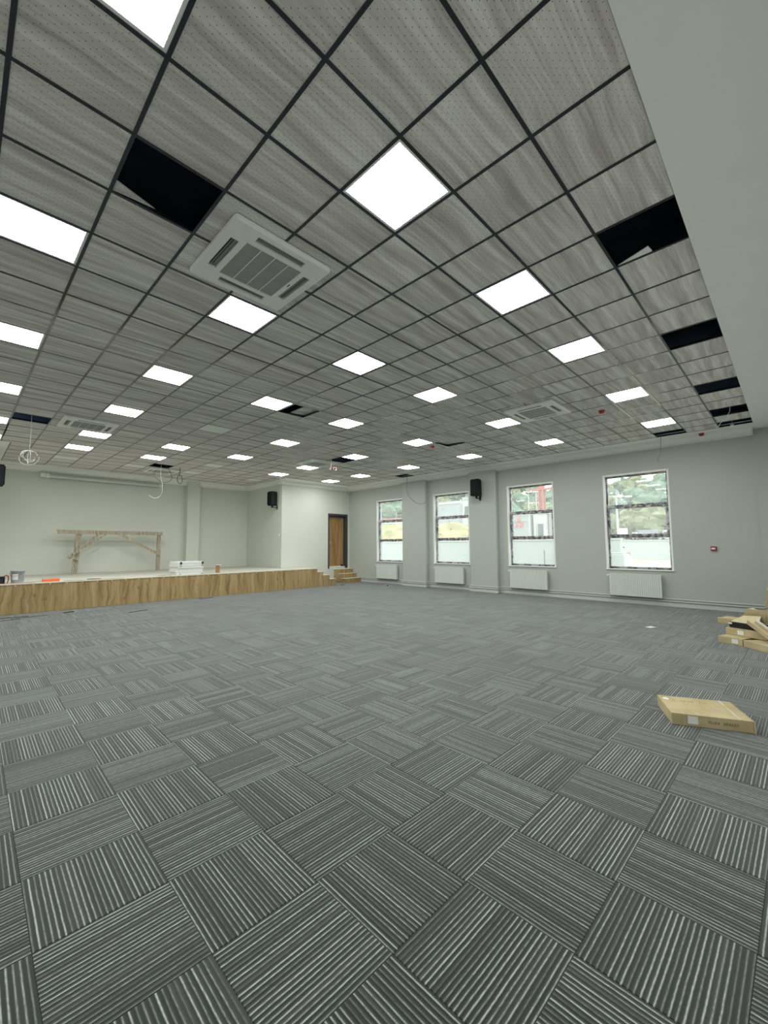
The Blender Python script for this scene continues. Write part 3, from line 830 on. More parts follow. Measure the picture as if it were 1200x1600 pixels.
MB().box(-.0475, -.0455, -.032, .04, .035, .075).build('window', 'paper', t)
t = thing('light_switch', 'white switch on the stage side wall below the far speaker', 'switch', (XS - .001, 12.52, 2.0), 0)
MB().cbox(-.012, 0, -.04, .04, 0, .08, .003).build('plate', 'white_plastic', t)
MB().cbox(-.018, -.0125, -.025, .025, .015, .065, .003).build('rocker', 'white_plastic', t)
# projection screen case
t = thing('projection_screen', 'rolled white projection screen case high on the stage back wall', 'projection screen', (1.2, 15.06, 3.87), 0)
MB().tube([(.1, 0, .05), (3.5, 0, .05)], .055, 12).build('case', 'white_enamel', t)
MB().cbox(-.05, .1, -.06, .06, -.0, .14, .02).cbox(.1, .2, -.065, .065, -.01, .12, .012).build('motor_end', 'white_trim', t)
MB().cbox(3.5, 3.58, -.062, .062, -.012, .11, .012).build('end_cap', 'white_trim', t)
MB().box(.2, 3.5, -.01, .01, -.028, -.008).build('bottom_bar', 'grey_plastic', t)
MB().box(.6, .66, .055, .139, .0, .12).box(2.9, 2.96, .055, .139, .0, .12).build('bracket', 'white_trim', t)

# ================================================================== STAGE OBJECTS
def beam(b, p, q, w, h):
    p, q = Vector(p), Vector(q); d = (q - p).normalized()
    u = Vector((0, 1, 0)); v = d.cross(u).normalized(); u = v.cross(d)
    vs = [c + u * a * w / 2 + v * e * h / 2 for c in (p, q) for a, e in ((-1, -1), (1, -1), (1, 1), (-1, 1))]
    b.add(vs, [(3, 2, 1, 0), (4, 5, 6, 7), (0, 1, 5, 4), (1, 2, 6, 5), (2, 3, 7, 6), (3, 0, 4, 7)])
    return b
t = thing('timber_trestle', 'rough timber trestle frame standing on the stage', 'trestle', (3.2, 14.6, STZ), 0)
z = -STZ; x = -3.2
beam(MB(), (1.60 + x, 0, 2.135 + z), (4.74 + x, 0, 2.12 + z), .10, .035).build('top_plank', 'raw_timber', t)
beam(MB(), (1.62 + x, -.03, 2.07 + z), (4.74 + x, -.03, 2.06 + z), .03, .09).build('rail', 'raw_timber', t)
beam(MB(), (2.09 + x, .02, .008), (2.16 + x, .02, 2.02 + z), .05, .10).build('leg', 'raw_timber', t)
beam(MB(), (2.16 + x, .06, .008), (2.23 + x, .06, 2.02 + z), .04, .09).build('leg', 'raw_timber', t)
beam(MB(), (4.60 + x, .02, 0), (4.60 + x, .02, 2.02 + z), .05, .06).build('leg', 'raw_timber', t)
beam(MB(), (4.67 + x, .05, 0), (4.67 + x, .05, 2.02 + z), .05, .07).build('leg', 'raw_timber', t)
beam(MB(), (1.93 + x, -.07, 1.24 + z), (2.78 + x, -.07, 2.08 + z), .03, .09).build('brace', 'raw_timber', t)
beam(MB(), (2.05 + x, -.105, 1.36 + z), (2.98 + x, -.105, 2.06 + z), .03, .05).build('brace', 'raw_timber', t)
beam(MB(), (3.24 + x, -.07, 2.10 + z), (4.66 + x, -.07, 1.30 + z), .03, .09).build('brace', 'raw_timber', t)
beam(MB(), (1.92 + x, -.10, 1.30 + z), (2.2 + x, -.10, 1.20 + z), .03, .08).build('cleat', 'raw_timber', t)
# stacked white panels, each its own
hts = [.05, .035, .05, .06, .045, .075, .09]
zc = STZ
names = ['lowest', 'second lowest', 'third lowest', 'middle', 'third highest', 'second highest', 'topmost']
rnd = random.Random(3)
for k, hh in enumerate(hts):
    ox, oy, rz = rnd.uniform(-.02, .02), rnd.uniform(-.02, .02), rnd.uniform(-.05, .05)
    t = thing('flat_white_carton', 'white flat carton on the stage, %s of its stack' % names[k], 'carton', (4.52 + ox, 11.55 + oy, zc), rz, 'white cartons stacked on the stage')
    MB().cbox(-.40, .40, -.30, .30, 0.001, hh - .002, .006).build('board', 'paper', t)
    if k in (0, 5, 6):
        MB().box(-.32, -.26, -.304, -.2985, .008, hh - .008).box(.34, .401, -.304, -.2985, .008, hh - .008).build('corner_cap', 'dark_slot' if k == 6 else 'grey_plastic', t)
    MB().box(-.401, .401, -.3025, -.3005, hh * .42, hh * .5).build('edge_seam', 'sealant', t)
    zc += hh
# offcut, bucket, device, orange tool, loose sticks
t = thing('timber_offcut', 'short brown timber block standing near the stage edge', 'wood block', (5.5, 11.5, STZ), .3)
MB().cbox(-.06, .06, -.03, .03, 0, .25, .003).build('block', 'door_wood', t)
MB().cbox(-.062, .12, -.04, .04, .2505, .262, .003).build('scrap', 'paper', t)
t = thing('paint_bucket', 'grey plastic bucket with white label on the stage', 'bucket', (.47, 11.5, STZ), -.6)
MB().lathe([(.115, 0), (.12, .02), (.135, .27), (.142, .275), (.142, .29)], n=24).build('tub', 'bucket_grey', t)
MB().lathe([(.146, .2905), (.146, .305), (.13, .308), (.125, .303)], n=24).build('lid', 'bucket_grey', t)
lb = MB()
vs = []; N = 8
for k in range(N + 1):
    a = -PI / 2 - .35 + k / N * .95
    for z_, rr in ((.08, .1285), (.22, .1345)): vs.append((rr * math.cos(a), rr * math.sin(a), z_))
lb.add(vs, [(2 * k, 2 * k + 2, 2 * k + 3, 2 * k + 1) for k in range(N)]); lb.build('label', 'paper', t)
hp = [(.147 * math.cos(a), .147 * math.sin(a), .26 - .09 * math.sin(a * 1.0 - PI) * 0 - .0) for a in [PI + k * PI / 10 for k in range(11)]]
hp = [(.15 * math.cos(PI + k * PI / 10), .15 * math.sin(PI + k * PI / 10), .275 - .10 * math.sin(k * PI / 10)) for k in range(11)]
MB().tube(hp, .004, 6).build('handle', 'cable_grey', t)
t = thing('power_tool_case', 'dark device with a loop handle at the far left stage edge', 'tool case', (.13, 11.42, STZ), 0)
MB().cbox(-.12, .10, -.10, .10, 0, .17, .012).build('body', 'black_plastic', t)
MB().cbox(-.10, .06, -.112, -.101, .03, .12, .004).build('face', 'dark_slot', t)
MB().tube(curve_pts([(.08, 0, .16), (.12, 0, .2), (.16, 0, .17), (.165, 0, .08), (.15, 0, .01)]), .010, 8).build('handle', 'red_plastic', t)
t = thing('spirit_level', 'long orange tool lying on the stage beside the bucket', 'tool', (.98, 11.33, STZ), .12)
MB().prism([(-.04, 0), (.04, 0), (.04, .06), (.025, .075), (-.025, .075), (-.04, .06)], 0, -.05, .30).build('handle', 'orange_plastic', t)
MB().prism([(-.012, 0), (.012, 0), (.012, .03), (-.012, .03)], 0, -.45, -.05).build('blade', 'grey_plastic', t)
def stick(label, p, q, w=.03, hgt=.012, mat='raw_timber', name='timber_stick', cat='stick'):
    p, q = Vector(p), Vector(q); L = (q - p).length
    t = thing(name, label, cat, tuple((p + q) / 2), math.atan2(q.y - p.y, q.x - p.x))
    n = 5; poly = []
    up = [(-L / 2 + L * k / n, w / 2 * (1 + .2 * math.sin(3.1 * k))) for k in range(n + 1)]
    dn = [(x_, -y_) for x_, y_ in reversed(up)]
    MB().prism(up + dn, 2, .0005, hgt).build('strip', mat, t)
stick('thin timber stick lying along the stage front edge', (1.35, 11.25, STZ), (2.7, 11.22, STZ))
stick('short dark offcut strip on the stage under the trestle', (1.9, 11.5, STZ), (2.2, 11.45, STZ), .05, .012, 'shadow_gap')
stick('small timber scrap beside the white carton stack', (3.6, 11.3, STZ), (3.95, 11.22, STZ), .06)
stick('red-brown strip on the stage under the bucket', (.0, 11.22, STZ), (.75, 11.2, STZ), .03, .014, 'pink_plastic')
# floor debris
stick('longest dark strip on the carpet before the stage at left', (-.25, 10.62, 0), (.62, 10.5, 0), .035, .008, 'black_foam', 'floor_strip', 'strip')
stick('thin dark strip on the carpet at the left edge', (-.3, 10.1, 0), (.45, 10.15, 0), .015, .006, 'black_foam', 'floor_strip', 'strip')
stick('faint dark strip just before the stage panels at left', (.3, 10.28, 0), (.95, 10.4, 0), .012, .006, 'black_foam', 'floor_strip', 'strip')
stick('short black scrap at the foot of the stage below the trestle', (1.28, 10.48, 0), (1.48, 10.58, 0), .05, .015, 'black_foam', 'floor_strip', 'strip')
stick('lone dark strip out on the carpet before the stage', (2.37, 9.35, 0), (2.84, 9.55, 0), .022, .008, 'black_foam', 'floor_strip', 'strip')
stick('dark strip pair at the stage foot right of the white carton stack', (4.6, 10.75, 0), (5.05, 10.8, 0), .04, .010, 'black_foam', 'floor_strip', 'strip')
stick('small dark scrap before the stage steps', (10.35, 10.95, 0), (10.55, 11.0, 0), .06, .012, 'black_foam', 'floor_strip', 'strip')
stick('small white paper scrap on the carpet below the nearest window', (8.66, -.16, 0), (8.82, -.22, 0), .10, .004, 'paper', 'paper_scrap', 'paper')
t = thing('rubber_plug', 'tiny black plug on the carpet near the far radiator', 'plug', (11.35, 9.3, 0), 0)
MB().lathe([(.02, 0), (.026, .02), (.02, .04), (.008, .045)], n=12).build('cap', 'black_foam', t)

# ================================================================== CARTONS
def carton(label, corner, rz, L, Wd, Hh, z=0.0, tape=True, sticker=None, printed=False, tilt=None, group='flat cardboard cartons', flap=0):
    """corner: floor corner at local origin, L along local x, Wd along local y"""
    t = thing('cardboard_box', label, 'carton', (corner[0], corner[1], z), rz, group, tilt)
    MB().cbox(0, L, 0, Wd, 0.001, Hh, .003).build('body', 'cardboard', t)
    if tape: MB().box(L * .46, L * .54, -.0006, Wd + .0006, Hh + .0002, Hh + .0009).build('tape', 'packing_tape', t)
    if sticker is not None:
        MB().box(sticker, sticker + .085, -.0014, -.0004, Hh * .22, Hh * .85).build('sticker', 'paper', t)
    return t
# single carton on the carpet: corner nearest the camera at (3.845,-1.39)
rz = math.atan2(-.53, .24)
t = thing('cardboard_box', 'flat cardboard carton lying alone on the carpet at right', 'carton', (3.845, -1.39, 0), rz, 'flat cardboard cartons')
L, Wd, Hh = .585, .47, .10
MB().cbox(0, L, 0, Wd, 0.001, Hh, .003).build('body', 'cardboard', t)
MB().add([(L + .0005, -.0, .0), (L + .0005, Wd, .0), (L + .0005, Wd, Hh), (L + .0005, 0, Hh), (L + .012, -.012, .0), (L + .012, Wd, .0), (L + .004, Wd, Hh), (L + .012, -.004, Hh - .004)],
         [(0, 3, 2, 1), (4, 5, 6, 7), (0, 1, 5, 4), (1, 2, 6, 5), (2, 3, 7, 6), (3, 0, 4, 7)]).build('end_flap', 'cardboard', t)
MB().box(L * .84, L * .865, .0, Wd * .62, Hh + .0002, Hh + .0012).box(L * .835, L * .87, Wd * .74, Wd, Hh + .0002, Hh + .0012).build('tape', 'packing_tape', t)
MB().box(.12, .195, -.0014, -.0004, Hh * .22, Hh * .88).build('sticker', 'paper', t)
MB().add([(.02 + .022 * math.cos(a) * 1.2 + .03, Wd - .09 + .03 * math.sin(a), Hh + .0008) for a in [k * PI / 6 for k in range(12)]], [tuple(range(12))]).build('round_sticker', 'paper', t)
pr_ = MB(); rr = random.Random(5)
x = .27                                              # worn print on the long side: blocks of unreadable characters
for k in range(11):
    if k in (4,): x += .022; continue
    w_ = rr.choice([.010, .014, .016])
    pr_.box(x, x + .004, -.0012, -.0004, .038, .062); pr_.box(x + w_ - .004, x + w_, -.0012, -.0004, .038, .062)
    if rr.random() < .7: pr_.box(x, x + w_, -.0012, -.0004, .058, .062)
    if rr.random() < .6: pr_.box(x, x + w_, -.0012, -.0004, .048, .051)
    x += w_ + .007
pr_.build('print', 'print_ink', t)
pr_ = MB(); x = .10
for k in range(9):
    w_ = .022
    if k != 1 and k != 6:
        pr_.box(x, x + .005, Wd * .70, Wd * .77, Hh + .0003, Hh + .0009)
        if k % 2: pr_.box(x, x + w_, Wd * .755, Wd * .77, Hh + .0003, Hh + .0009)
        else: pr_.box(x + w_ - .005, x + w_, Wd * .70, Wd * .77, Hh + .0003, Hh + .0009)
    x += .03
pr_.build('print', 'print_ink', t)
MB().cbox(L * .70, L * .95, Wd + .004, Wd + .05, 0.001, .05, .003).build('inner_foam', 'black_foam', t)
# pile by the right wall
a0 = math.atan2(-.45, -.30) + 0.0
def pc(label, c, ang, L, Wd, Hh, z, **k): return carton(label, c, ang, L, Wd, Hh, z, **k)
A = math.atan2(-1.58 + 1.28, 7.95 - 8.07)
pc('bottom left carton of the pile, white sticker on its long side', (8.07, -1.28), A, .335, .60, .105, 0, sticker=.19)
pc('bottom carton at the right picture edge, nearest of the pile', (7.93, -1.60), A - .38, .62, .40, .10, 0, sticker=.50)
pc('carton end poking out leftmost from the pile', (8.745, -1.215), A, .5, .30, .09, .212)
pc('carton with white sticker in the middle layer of the pile', (8.30, -1.36), A - .05, .55, .55, .105, .106, sticker=.17)
# open carton lying on top, dark inside
t = thing('cardboard_box', 'open carton with dark inside and raised flaps topping the pile', 'carton', (8.33, -1.40, .213), A - .03, 'flat cardboard cartons')
t.scale = (1, .48, 1)
MB().box(0, .52, .494, .5, 0, .09).box(0, .006, .006, .494, 0, .09).box(.514, .52, .006, .494, 0, .09).box(.006, .514, .006, .494, 0, .006).build('tray', 'cardboard', t)
MB().cbox(.02, .50, .004, .48, .007, .085, .006).build('inner_foam', 'black_foam', t)
MB().add([(.0, .5, .09), (.40, .5, .09), (.40, .44, .27), (.14, .44, .25), (.0, .506, .09), (.40, .506, .09), (.40, .446, .27), (.14, .446, .25)],
         [(0, 1, 2, 3), (7, 6, 5, 4), (0, 4, 5, 1), (1, 5, 6, 2), (2, 6, 7, 3), (3, 7, 4, 0)]).build('flap', 'cardboard', t)
MB().add([(.02, .06, .095), (.40, .06, .095), (.36, .40, .21), (.12, .40, .19), (.02, .06, .10), (.40, .06, .10), (.36, .40, .216), (.12, .40, .196)],
         [(0, 1, 2, 3), (7, 6, 5, 4), (0, 4, 5, 1), (1, 5, 6, 2), (2, 6, 7, 3), (3, 7, 4, 0)]).build('flap', 'card_inside', t)
MB().box(.0, .05, -.004, -.001, .06, .085).build('sticker', 'paper', t)
# propped carton with white inside
t = thing('cardboard_box', 'tipped-up carton showing its pale inside behind the open one', 'carton', (8.56, -1.62, .304), A - .05, 'flat cardboard cartons')
MB().box(0, .30, 0, .008, 0, .20).box(0, .008, .008, .22, 0, .20).box(.292, .30, .008, .22, 0, .12).build('shell', 'cardboard', t)
MB().add([(.0, .0, .205), (.12, .0, .205), (.30, .05, .12), (.20, .20, .11), (.0, .2, .21)], [(0, 1, 2, 3, 4)]).build('liner', 'card_inside', t)
t2 = thing('cardboard_box', 'carton leaning down the front of the pile with pale trough', 'carton', (8.12, -1.64, .33), A - .45, 'flat cardboard cartons', None)
t2.rotation_euler = (0, .42, A - .45)
MB().box(0, .5, 0, .006, 0, .06).box(0, .5, .12, .126, 0, .05).box(0, .5, .006, .12, 0, .006).build('trough', 'cardboard', t2)
MB().box(.01, .49, .007, .119, .007, .010).build('liner', 'card_inside', t2)
MB().box(.0, .5, .135, .15, .02, .07).build('edge_strip', 'paper', t2)
# tall stack at the frame edge
zc = 0.0
nm = ['lowest', 'second', 'third', 'fourth', 'fifth', 'sixth', 'topmost']
for k in range(7):
    off = (-.03, .02, 0, .03, -.01, .035, -.03)[k]
    c = carton('carton in the tall stack at the right picture edge, %s from the floor' % nm[k] if k < 6 else 'topmost carton of the tall stack at the right picture edge',
               (10.15 + off, -1.80 + off * .6 - (.03 if k > 4 else 0), 0), -PI / 2 - .02, .60, .60, .105, zc, tape=False, group='stacked cartons by the right wall')
    if k < 6: MB().box(.03, .57, .03, .57, .106, .118).build('spacer', 'paper', c)
    zc += .12

# ================================================================== OUTSIDE
def veg_mat(name, cols, scale):
    t = NT(name)
    f = t.noise(t.pos(), scale, 4.0, 0.65)
    MATS[name] = t.done(t.ramp(f, [(0.35, cols[0]), (0.52, cols[1]), (0.68, cols[2])]), 0.9, 0, 0.1)
veg_mat('leaf_dark', [(0.07, 0.11, 0.08), (0.14, 0.20, 0.14), (0.24, 0.30, 0.22)], 1.4)
veg_mat('leaf_olive', [(0.12, 0.13, 0.07), (0.21, 0.22, 0.12), (0.33, 0.32, 0.19)], 1.2)
veg_mat('hill_ground', [(0.12, 0.15, 0.10), (0.20, 0.23, 0.16), (0.32, 0.33, 0.25)], 0.18)
veg_mat('sandy_ground', [(0.34, 0.27, 0.16), (0.42, 0.36, 0.25), (0.5, 0.46, 0.36)], 0.25)
veg_mat('earth_bank', [(0.20, 0.20, 0.09), (0.36, 0.28, 0.14), (0.50, 0.40, 0.25)], 0.9)
veg_mat('grass_bank', [(0.20, 0.28, 0.07), (0.27, 0.36, 0.11), (0.40, 0.38, 0.18)], 0.8)
plain('outer_wall', (0.40, 0.435, 0.43), 0.8, var=0.04, scale=1.0)
plain('house_white', (0.46, 0.47, 0.45), 0.8, var=0.04, scale=1.0)
plain('house_yellow', (0.55, 0.46, 0.26), 0.8, var=0.06, scale=1.0)
plain('roof_red', (0.40, 0.17, 0.12), 0.8, var=0.1, scale=2.0)
plain('warehouse_grey', (0.33, 0.34, 0.345), 0.7, var=0.05, scale=0.5)
plain('pane_dark', (0.08, 0.09, 0.10), 0.3, var=0.1)
plain('mast_red', (0.42, 0.13, 0.11), 0.6, var=0.1)
plain('sign_red', (0.60, 0.13, 0.10), 0.6, var=0.1)
plain('truck_grey', (0.22, 0.22, 0.25), 0.5, var=0.1)
plain('bark', (0.14, 0.11, 0.08), 0.9, var=0.2)
plain('rubber', (0.02, 0.02, 0.02), 0.8, var=0.1)
# ground and hillside
gm = MB().box(XW + .5, 260, -120, 260, -.3, -.15)
o = gm.build('ground', 'sandy_ground'); struct(o, 'pale sandy yard outside the windows', 'ground')
def hill_h(x, y):
    r = math.hypot(x, y); ang = math.atan2(y, x)
    k = max(0.0, min(1.0, (r - 66) / 118)); k = k * k * (3 - 2 * k) * .55 + k * .45
    return -.15 + (20.5 + 1.6 * math.sin(ang * 13 + 1.0) + 1.0 * math.sin(ang * 29)) * k + .5 * math.sin(x * .13) * math.cos(y * .11) * k
hv, hf = [], []
NR, NA = 24, 70
for i in range(NR):
    r = 60 + 7 * i
    for k in range(NA):
        a = math.radians(-15 + 90 * k / (NA - 1))
        x, y = r * math.cos(a), r * math.sin(a)
        hv.append((x, y, hill_h(x, y) if i else -.2))
for i in range(NR - 1):
    for k in range(NA - 1):
        hf.append((i * NA + k, i * NA + k + 1, (i + 1) * NA + k + 1, (i + 1) * NA + k))
hb = MB().add(hv, hf, 0, True)
o = hb.build('hillside', 'hill_ground'); struct(o, 'green wooded hillside beyond the yard', 'hill')
# white boundary wall close to the windows
t = thing('boundary_wall', 'white rendered boundary wall seen through the lower panes', 'wall', (19.0, 3.0, -.15), 0)
for k in range(8):
    MB().cbox(0, .25, k * 5 + .005, k * 5 + 4.995, 0, 1.92, .01).build('wall_panel', 'outer_wall', t)
MB().cbox(-.04, .29, -.02, 40, 1.921, 2.0, .01).build('coping', 'house_white', t)
t = thing('concrete_block', 'low grey concrete block outside the nearest window', 'block', (17.6, 2.52, -.15), 0)
MB().cbox(0, .8, 0, .62, 0, 1.36, .02).cbox(.1, .7, .08, .55, 1.361, 1.42, .02).build('body', 'outer_wall', t)
for k, (x, y, h_) in enumerate([(18.7, 6.16, 1.42), (52, 21.45, 8.5), (52, 22.5, 8.5)]):
    t = thing('fence_post', ['thin dark post before the boundary wall', 'thin pale mast right of the red tower', 'thin pale mast left of the red tower'][k], 'post', (x, y, -.15))
    MB().tube([(0, 0, 0), (0, 0, h_)], .03 if k == 0 else .05, 8).build('shaft', 'cable_grey' if k == 0 else 'house_white', t)
    MB().lathe([(.05, h_), (.05, h_ + .04)], n=8).build('cap', 'cable_grey', t)
# earth bank behind the wall
bv, bf = [], []
for i in range(9):
    for k in range(30):
        x = 26 + i * 1.6; y = 16 + k * 1.6
        s_ = min(1, i / 5.0)
        bv.append((x + .5 * math.sin(k * 1.3), y, -.2 + 3.9 * s_ * s_ * (3 - 2 * s_) * min(1, (k) / 4.0) + .25 * math.sin(k * 2.1 + i) * s_))
for i in range(8):
    for k in range(29): bf.append((i * 30 + k, i * 30 + k + 1, (i + 1) * 30 + k + 1, (i + 1) * 30 + k))
o = MB().add(bv, bf, 0, True).build('earth_bank', 'earth_bank'); struct(o, 'ochre earth bank behind the white boundary wall', 'ground')
rb = MB().box(55, 64, 2, 16, -.2, 1.98).box(54.9, 55, 2, 16, 1.98, 2.1)
struct(rb.build('road_bank', 'outer_wall'), 'pale raised road edge across the sandy yard', 'road')
# buildings
def building(name, label, loc, rz, L, D, H, wallm, roofm, rows, cols, roof='gable', cat='building'):
    t = thing(name, label, cat, loc, rz)
    MB().box(-L / 2, L / 2, -D / 2, D / 2, 0, H).build('walls', wallm, t)
    if roof == 'gable':
        MB().prism([(-D / 2 - .4, H + .01), (D / 2 + .4, H + .01), (0, H + D * .28)], 0, -L / 2 - .4, L / 2 + .4).build('roof', roofm, t)
    else:
        MB().box(-L / 2 - .02, L / 2 + .02, -D / 2 - .12, D / 2 + .12, H + .01, H + .4).build('roof', roofm, t)
    for r in range(rows):
        for c in range(cols):
            x_ = -L / 2 + (c + .5) * L / cols; z_ = H * (r + .35) / rows
            f = MB().box(x_ - .65, x_ + .65, -D / 2 - .06, -D / 2 - .005, z_, z_ + H / rows * .45).build('window', 'house_white', t)
            MB().box(x_ - .5, x_ + .5, -D / 2 - .09, -D / 2 - .065, z_ + .12, z_ + H / rows * .45 - .12).build('pane', 'pane_dark', f)
    return t
FACE = -PI / 2      # local -y faces world -x
building('site_building', 'long low building with red roof edge seen through the farthest window', (62, 56.5, 3.0), FACE + .15, 16, 6, 3.6, 'house_white', 'roof_red', 1, 6, 'flat')
building('yellow_house', 'small yellow house on the bank in the farthest window', (46, 41.5, 2.6), FACE + .1, 3.4, 3, 2.2, 'house_yellow', 'house_white', 1, 2, 'flat')
building('grey_hall', 'big grey hall seen through the window between pilasters', (59, 38.6, -.15), FACE, 6.4, 8, 8.4, 'warehouse_grey', 'house_white', 1, 0, 'flat')
building('white_block', 'slim white block right of the grey hall', (51, 30.6, -.15), FACE, 1.7, 2, 8.2, 'house_white', 'warehouse_grey', 2, 1, 'flat')
wh = building('warehouse', 'grey warehouse with red emblem beyond the boundary wall', (59, 26.0, -.15), FACE, 4.6, 8, 5.9, 'warehouse_grey', 'house_white', 1, 0, 'flat')
sg = MB()
for (cx_, cz_, up) in [(.62, 5.38, 0), (.30, 4.52, 1), (.96, 4.52, -1)]:
    sg.prism([(cx_ - .26, cz_ - .3), (cx_ + .12 - .1 * up, cz_ - .3), (cx_ + .2 - .05 * up, cz_ + .3), (cx_ - .12 + .1 * up, cz_ + .3)], 1, -4.14, -4.01)
sg.build('emblem', 'sign_red', wh)
MB().box(-.2, 1.7, -4.06, -4.01, 4.93, 4.98).build('emblem_line', 'pane_dark', wh)
building('white_hall', 'white hall right of the emblem warehouse', (58.5, 22.4, -.15), FACE, 1.8, 7, 5.9, 'house_white', 'warehouse_grey', 1, 1, 'flat')
building('grey_shed', 'grey shed right of the white hall', (59, 20.9, -.15), FACE, 1.0, 7, 5.9, 'warehouse_grey', 'house_white', 1, 0, 'flat')
rh = random.Random(11)
for k, (a, r) in enumerate([(9.6, 150), (11.2, 168), (12.6, 140), (14.1, 176), (15.0, 128), (22.6, 160), (24.8, 150), (42.5, 150)]):
    x, y = r * math.cos(math.radians(a)), r * math.sin(math.radians(a))
    building('hill_house', 'hillside house, number %s from the right along the slope' % ['one', 'two', 'three', 'four', 'five', 'six', 'seven', 'eight'][k], (x, y, hill_h(x, y) - .5), FACE + math.radians(a), 5 + k % 3, 5, 2.4 + k % 2 * 1.2, 'house_white', 'roof_red' if k % 3 == 0 else 'warehouse_grey', 1 + k % 2, 3, 'gable')
# red lattice tower
t = thing('lattice_mast', 'red lattice tower crane mast seen through the third window', 'crane', (70, 28.6, -.15))
mh = 11.2; b = MB()
for sx in (-.38, .38):
    for sy in (-.38, .38): b.box(sx - .12, sx + .12, sy - .12, sy + .12, 0, mh)
b.build('legs', 'mast_red', t)
b = MB()
for k in range(10):
    z0_, z1_ = k * mh / 10, (k + 1) * mh / 10
    for s in (-.38, .38):
        beam(b, (-.38, s, z0_), (.38, s, z1_), .16, .16)
        b.tube([(s, -.38, z0_), (s, .38, z1_)], .09, 4)
b.build('lattice', 'mast_red', t)
MB().box(-.3, .3, -2.6, 2.6, mh, mh + .3).box(-.35, .35, -.5, .5, mh + .301, mh + .9).build('jib', 'mast_red', t)
# lamp post, vehicles
t = thing('lamp_post', 'tall white lamp post outside the nearest window', 'lamp post', (42, 9.3, -.15))
MB().tube([(0, 0, 0), (0, 0, 6.0)], [.12, .07], 10).build('pole', 'house_white', t)
MB().tube([(0, 0, 6.0), (-.1, .5, 6.2), (-.1, -.9, 6.1)], .05, 6).cbox(-.25, .05, -1.3, -.8, 6.0, 6.15, .03).build('arm', 'house_white', t)
MB().cbox(-.2, .2, -.75, -.1, 2.6, 3.2, .04).build('box', 'paper', t)
t = thing('lorry', 'grey lorry parked across the yard', 'lorry', (60, 11.1, 2.0))
t.scale = (.45, .45, .45)
MB().cbox(-1.2, 1.2, -3, 1.5, .8, 3.1, .05).build('cargo_box', 'truck_grey', t)
MB().cbox(-1.1, 1.1, 1.6, 3.0, .6, 2.5, .15).build('cab', 'house_white', t)
MB().box(-1.13, -1.105, 2.0, 2.8, 1.6, 2.2).build('cab_window', 'pane_dark', t)
for yy in (-2.2, .6, 2.3):
    MB().tube([(-1.25, yy, .45), (1.25, yy, .45)], .45, 14).build('wheel', 'rubber', t)
t = thing('van', 'white van right of the grey lorry', 'van', (60, 8.35, 2.0))
t.scale = (.5, .5, .5)
MB().cbox(-1, 1, -2.4, 1.6, .4, 2.6, .12).build('body', 'house_white', t)
MB().cbox(-.95, .95, 1.5, 2.5, .4, 1.5, .15).build('bonnet', 'house_white', t)
MB().box(-1.03, -1.005, .4, 1.4, 1.6, 2.2).build('side_window', 'pane_dark', t)
for yy in (-1.6, 1.5):
    MB().tube([(-1.04, yy, .38), (1.04, yy, .38)], .38, 14).build('wheel', 'rubber', t)
t = thing('barrier', 'red and white barrier in the sandy yard', 'barrier', (34, 6.95, .2))
MB().prism([(-.2, 0), (.2, 0), (.08, .5), (-.08, .5)], 1, -.6, .6).build('base', 'house_white', t)
MB().box(-.085, .085, -.55, .55, .501, .8).build('top', 'mast_red', t)
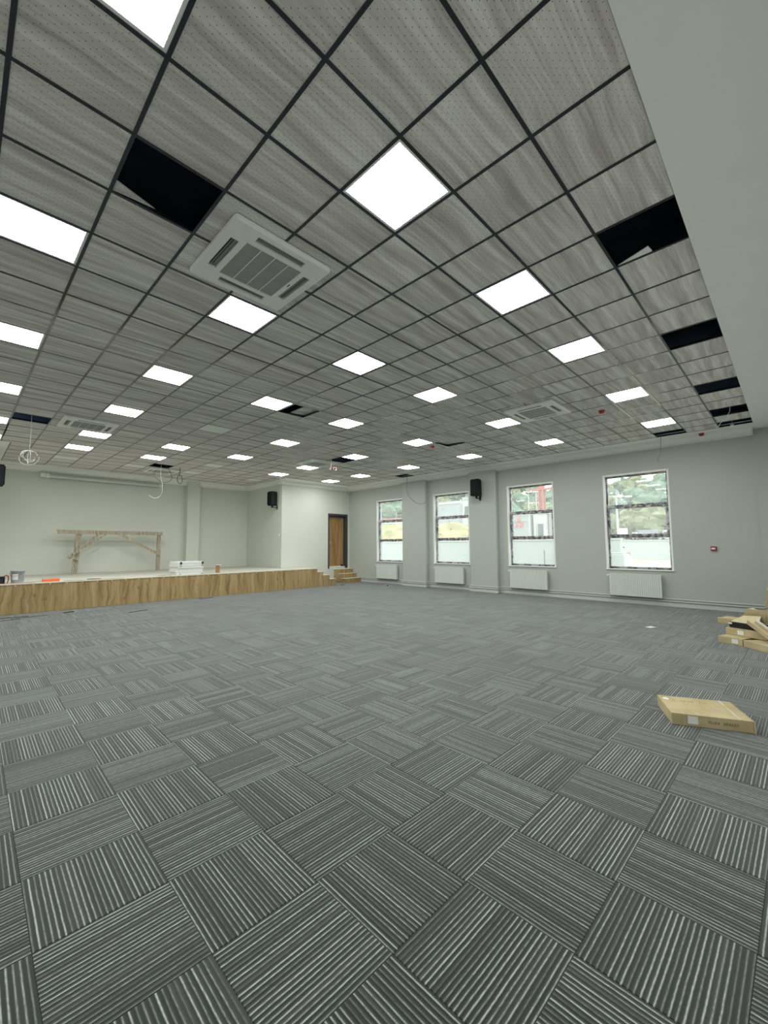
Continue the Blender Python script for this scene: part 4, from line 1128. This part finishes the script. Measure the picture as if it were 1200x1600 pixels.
# trees
def tree_meshes(seed, leaf):
    r_ = random.Random(seed)
    crown = MB()
    for q in range(9):
        bm = bmesh.new()
        bmesh.ops.create_icosphere(bm, subdivisions=2, radius=1.0)
        cx_, cy_, cz_ = r_.uniform(-1, 1), r_.uniform(-1, 1), r_.uniform(2.2, 4.6)
        s = r_.uniform(.8, 1.35)
        vs = []
        for v in bm.verts:
            k = 1 + .22 * math.sin(v.co.x * 7 + q) * math.sin(v.co.y * 6 + q * 2) + r_.uniform(-.14, .14)
            vs.append((cx_ + v.co.x * s * k, cy_ + v.co.y * s * k, cz_ + v.co.z * s * k * .9))
        bm.verts.index_update()
        crown.add(vs, [[v.index for v in f.verts] for f in bm.faces])
        bm.free()
    trunk = MB().tube([(0, 0, -1), (.05, .02, 1.2), (0, .1, 2.6)], [.28, .2, .12], 8)
    return crown.mesh('crown', leaf), trunk.mesh('trunk', 'bark')
TP = [tree_meshes(1, 'leaf_dark'), tree_meshes(2, 'leaf_olive'), tree_meshes(3, 'leaf_dark')]
rt = random.Random(21)
spots = []
taken = [(math.radians(a_), r_, 5.5) for a_, r_ in [(9.6, 150), (11.2, 168), (12.6, 140), (14.1, 176), (15.0, 128), (22.6, 160), (24.8, 150), (42.5, 150)]]
for k in range(2600):
    if len(spots) >= 170: break
    near = k % 6 == 0
    sec = [(6.5, 17.5), (6.5, 17.5), (18.5, 29.5), (29.0, 37.0), (39.0, 48.0)][k % 5]
    a = math.radians(rt.uniform(6, 18) if near else rt.uniform(*sec)); r = rt.uniform(72, 84) if near else rt.uniform(90, 192)
    s_ = rt.uniform(.8, 1.3) * (1.0 if near else 1.25)
    x, y = r * math.cos(a), r * math.sin(a)
    if all(math.hypot(x - rr_ * math.cos(aa_), y - rr_ * math.sin(aa_)) > d_ + s_ * 2.0 for aa_, rr_, d_ in taken):
        taken.append((a, r, s_ * 2.0)); spots.append((math.degrees(a), r, 1 if near else rt.randrange(3), s_))
for (a, r, kind, s) in spots:
    x, y = r * math.cos(math.radians(a)), r * math.sin(math.radians(a))
    t = thing('tree', ['dark green leafy tree on the far hillside', 'olive brown bushy tree on the hillside slope', 'dark green leafy tree on the far hillside'][kind], 'tree', (x, y, hill_h(x, y)), rt.uniform(0, 6.28), 'dark hillside trees' if kind != 1 else 'olive hillside trees')
    t.scale = (s, s, s)
    link('crown', TP[kind][0], t); link('trunk', TP[kind][1], t)
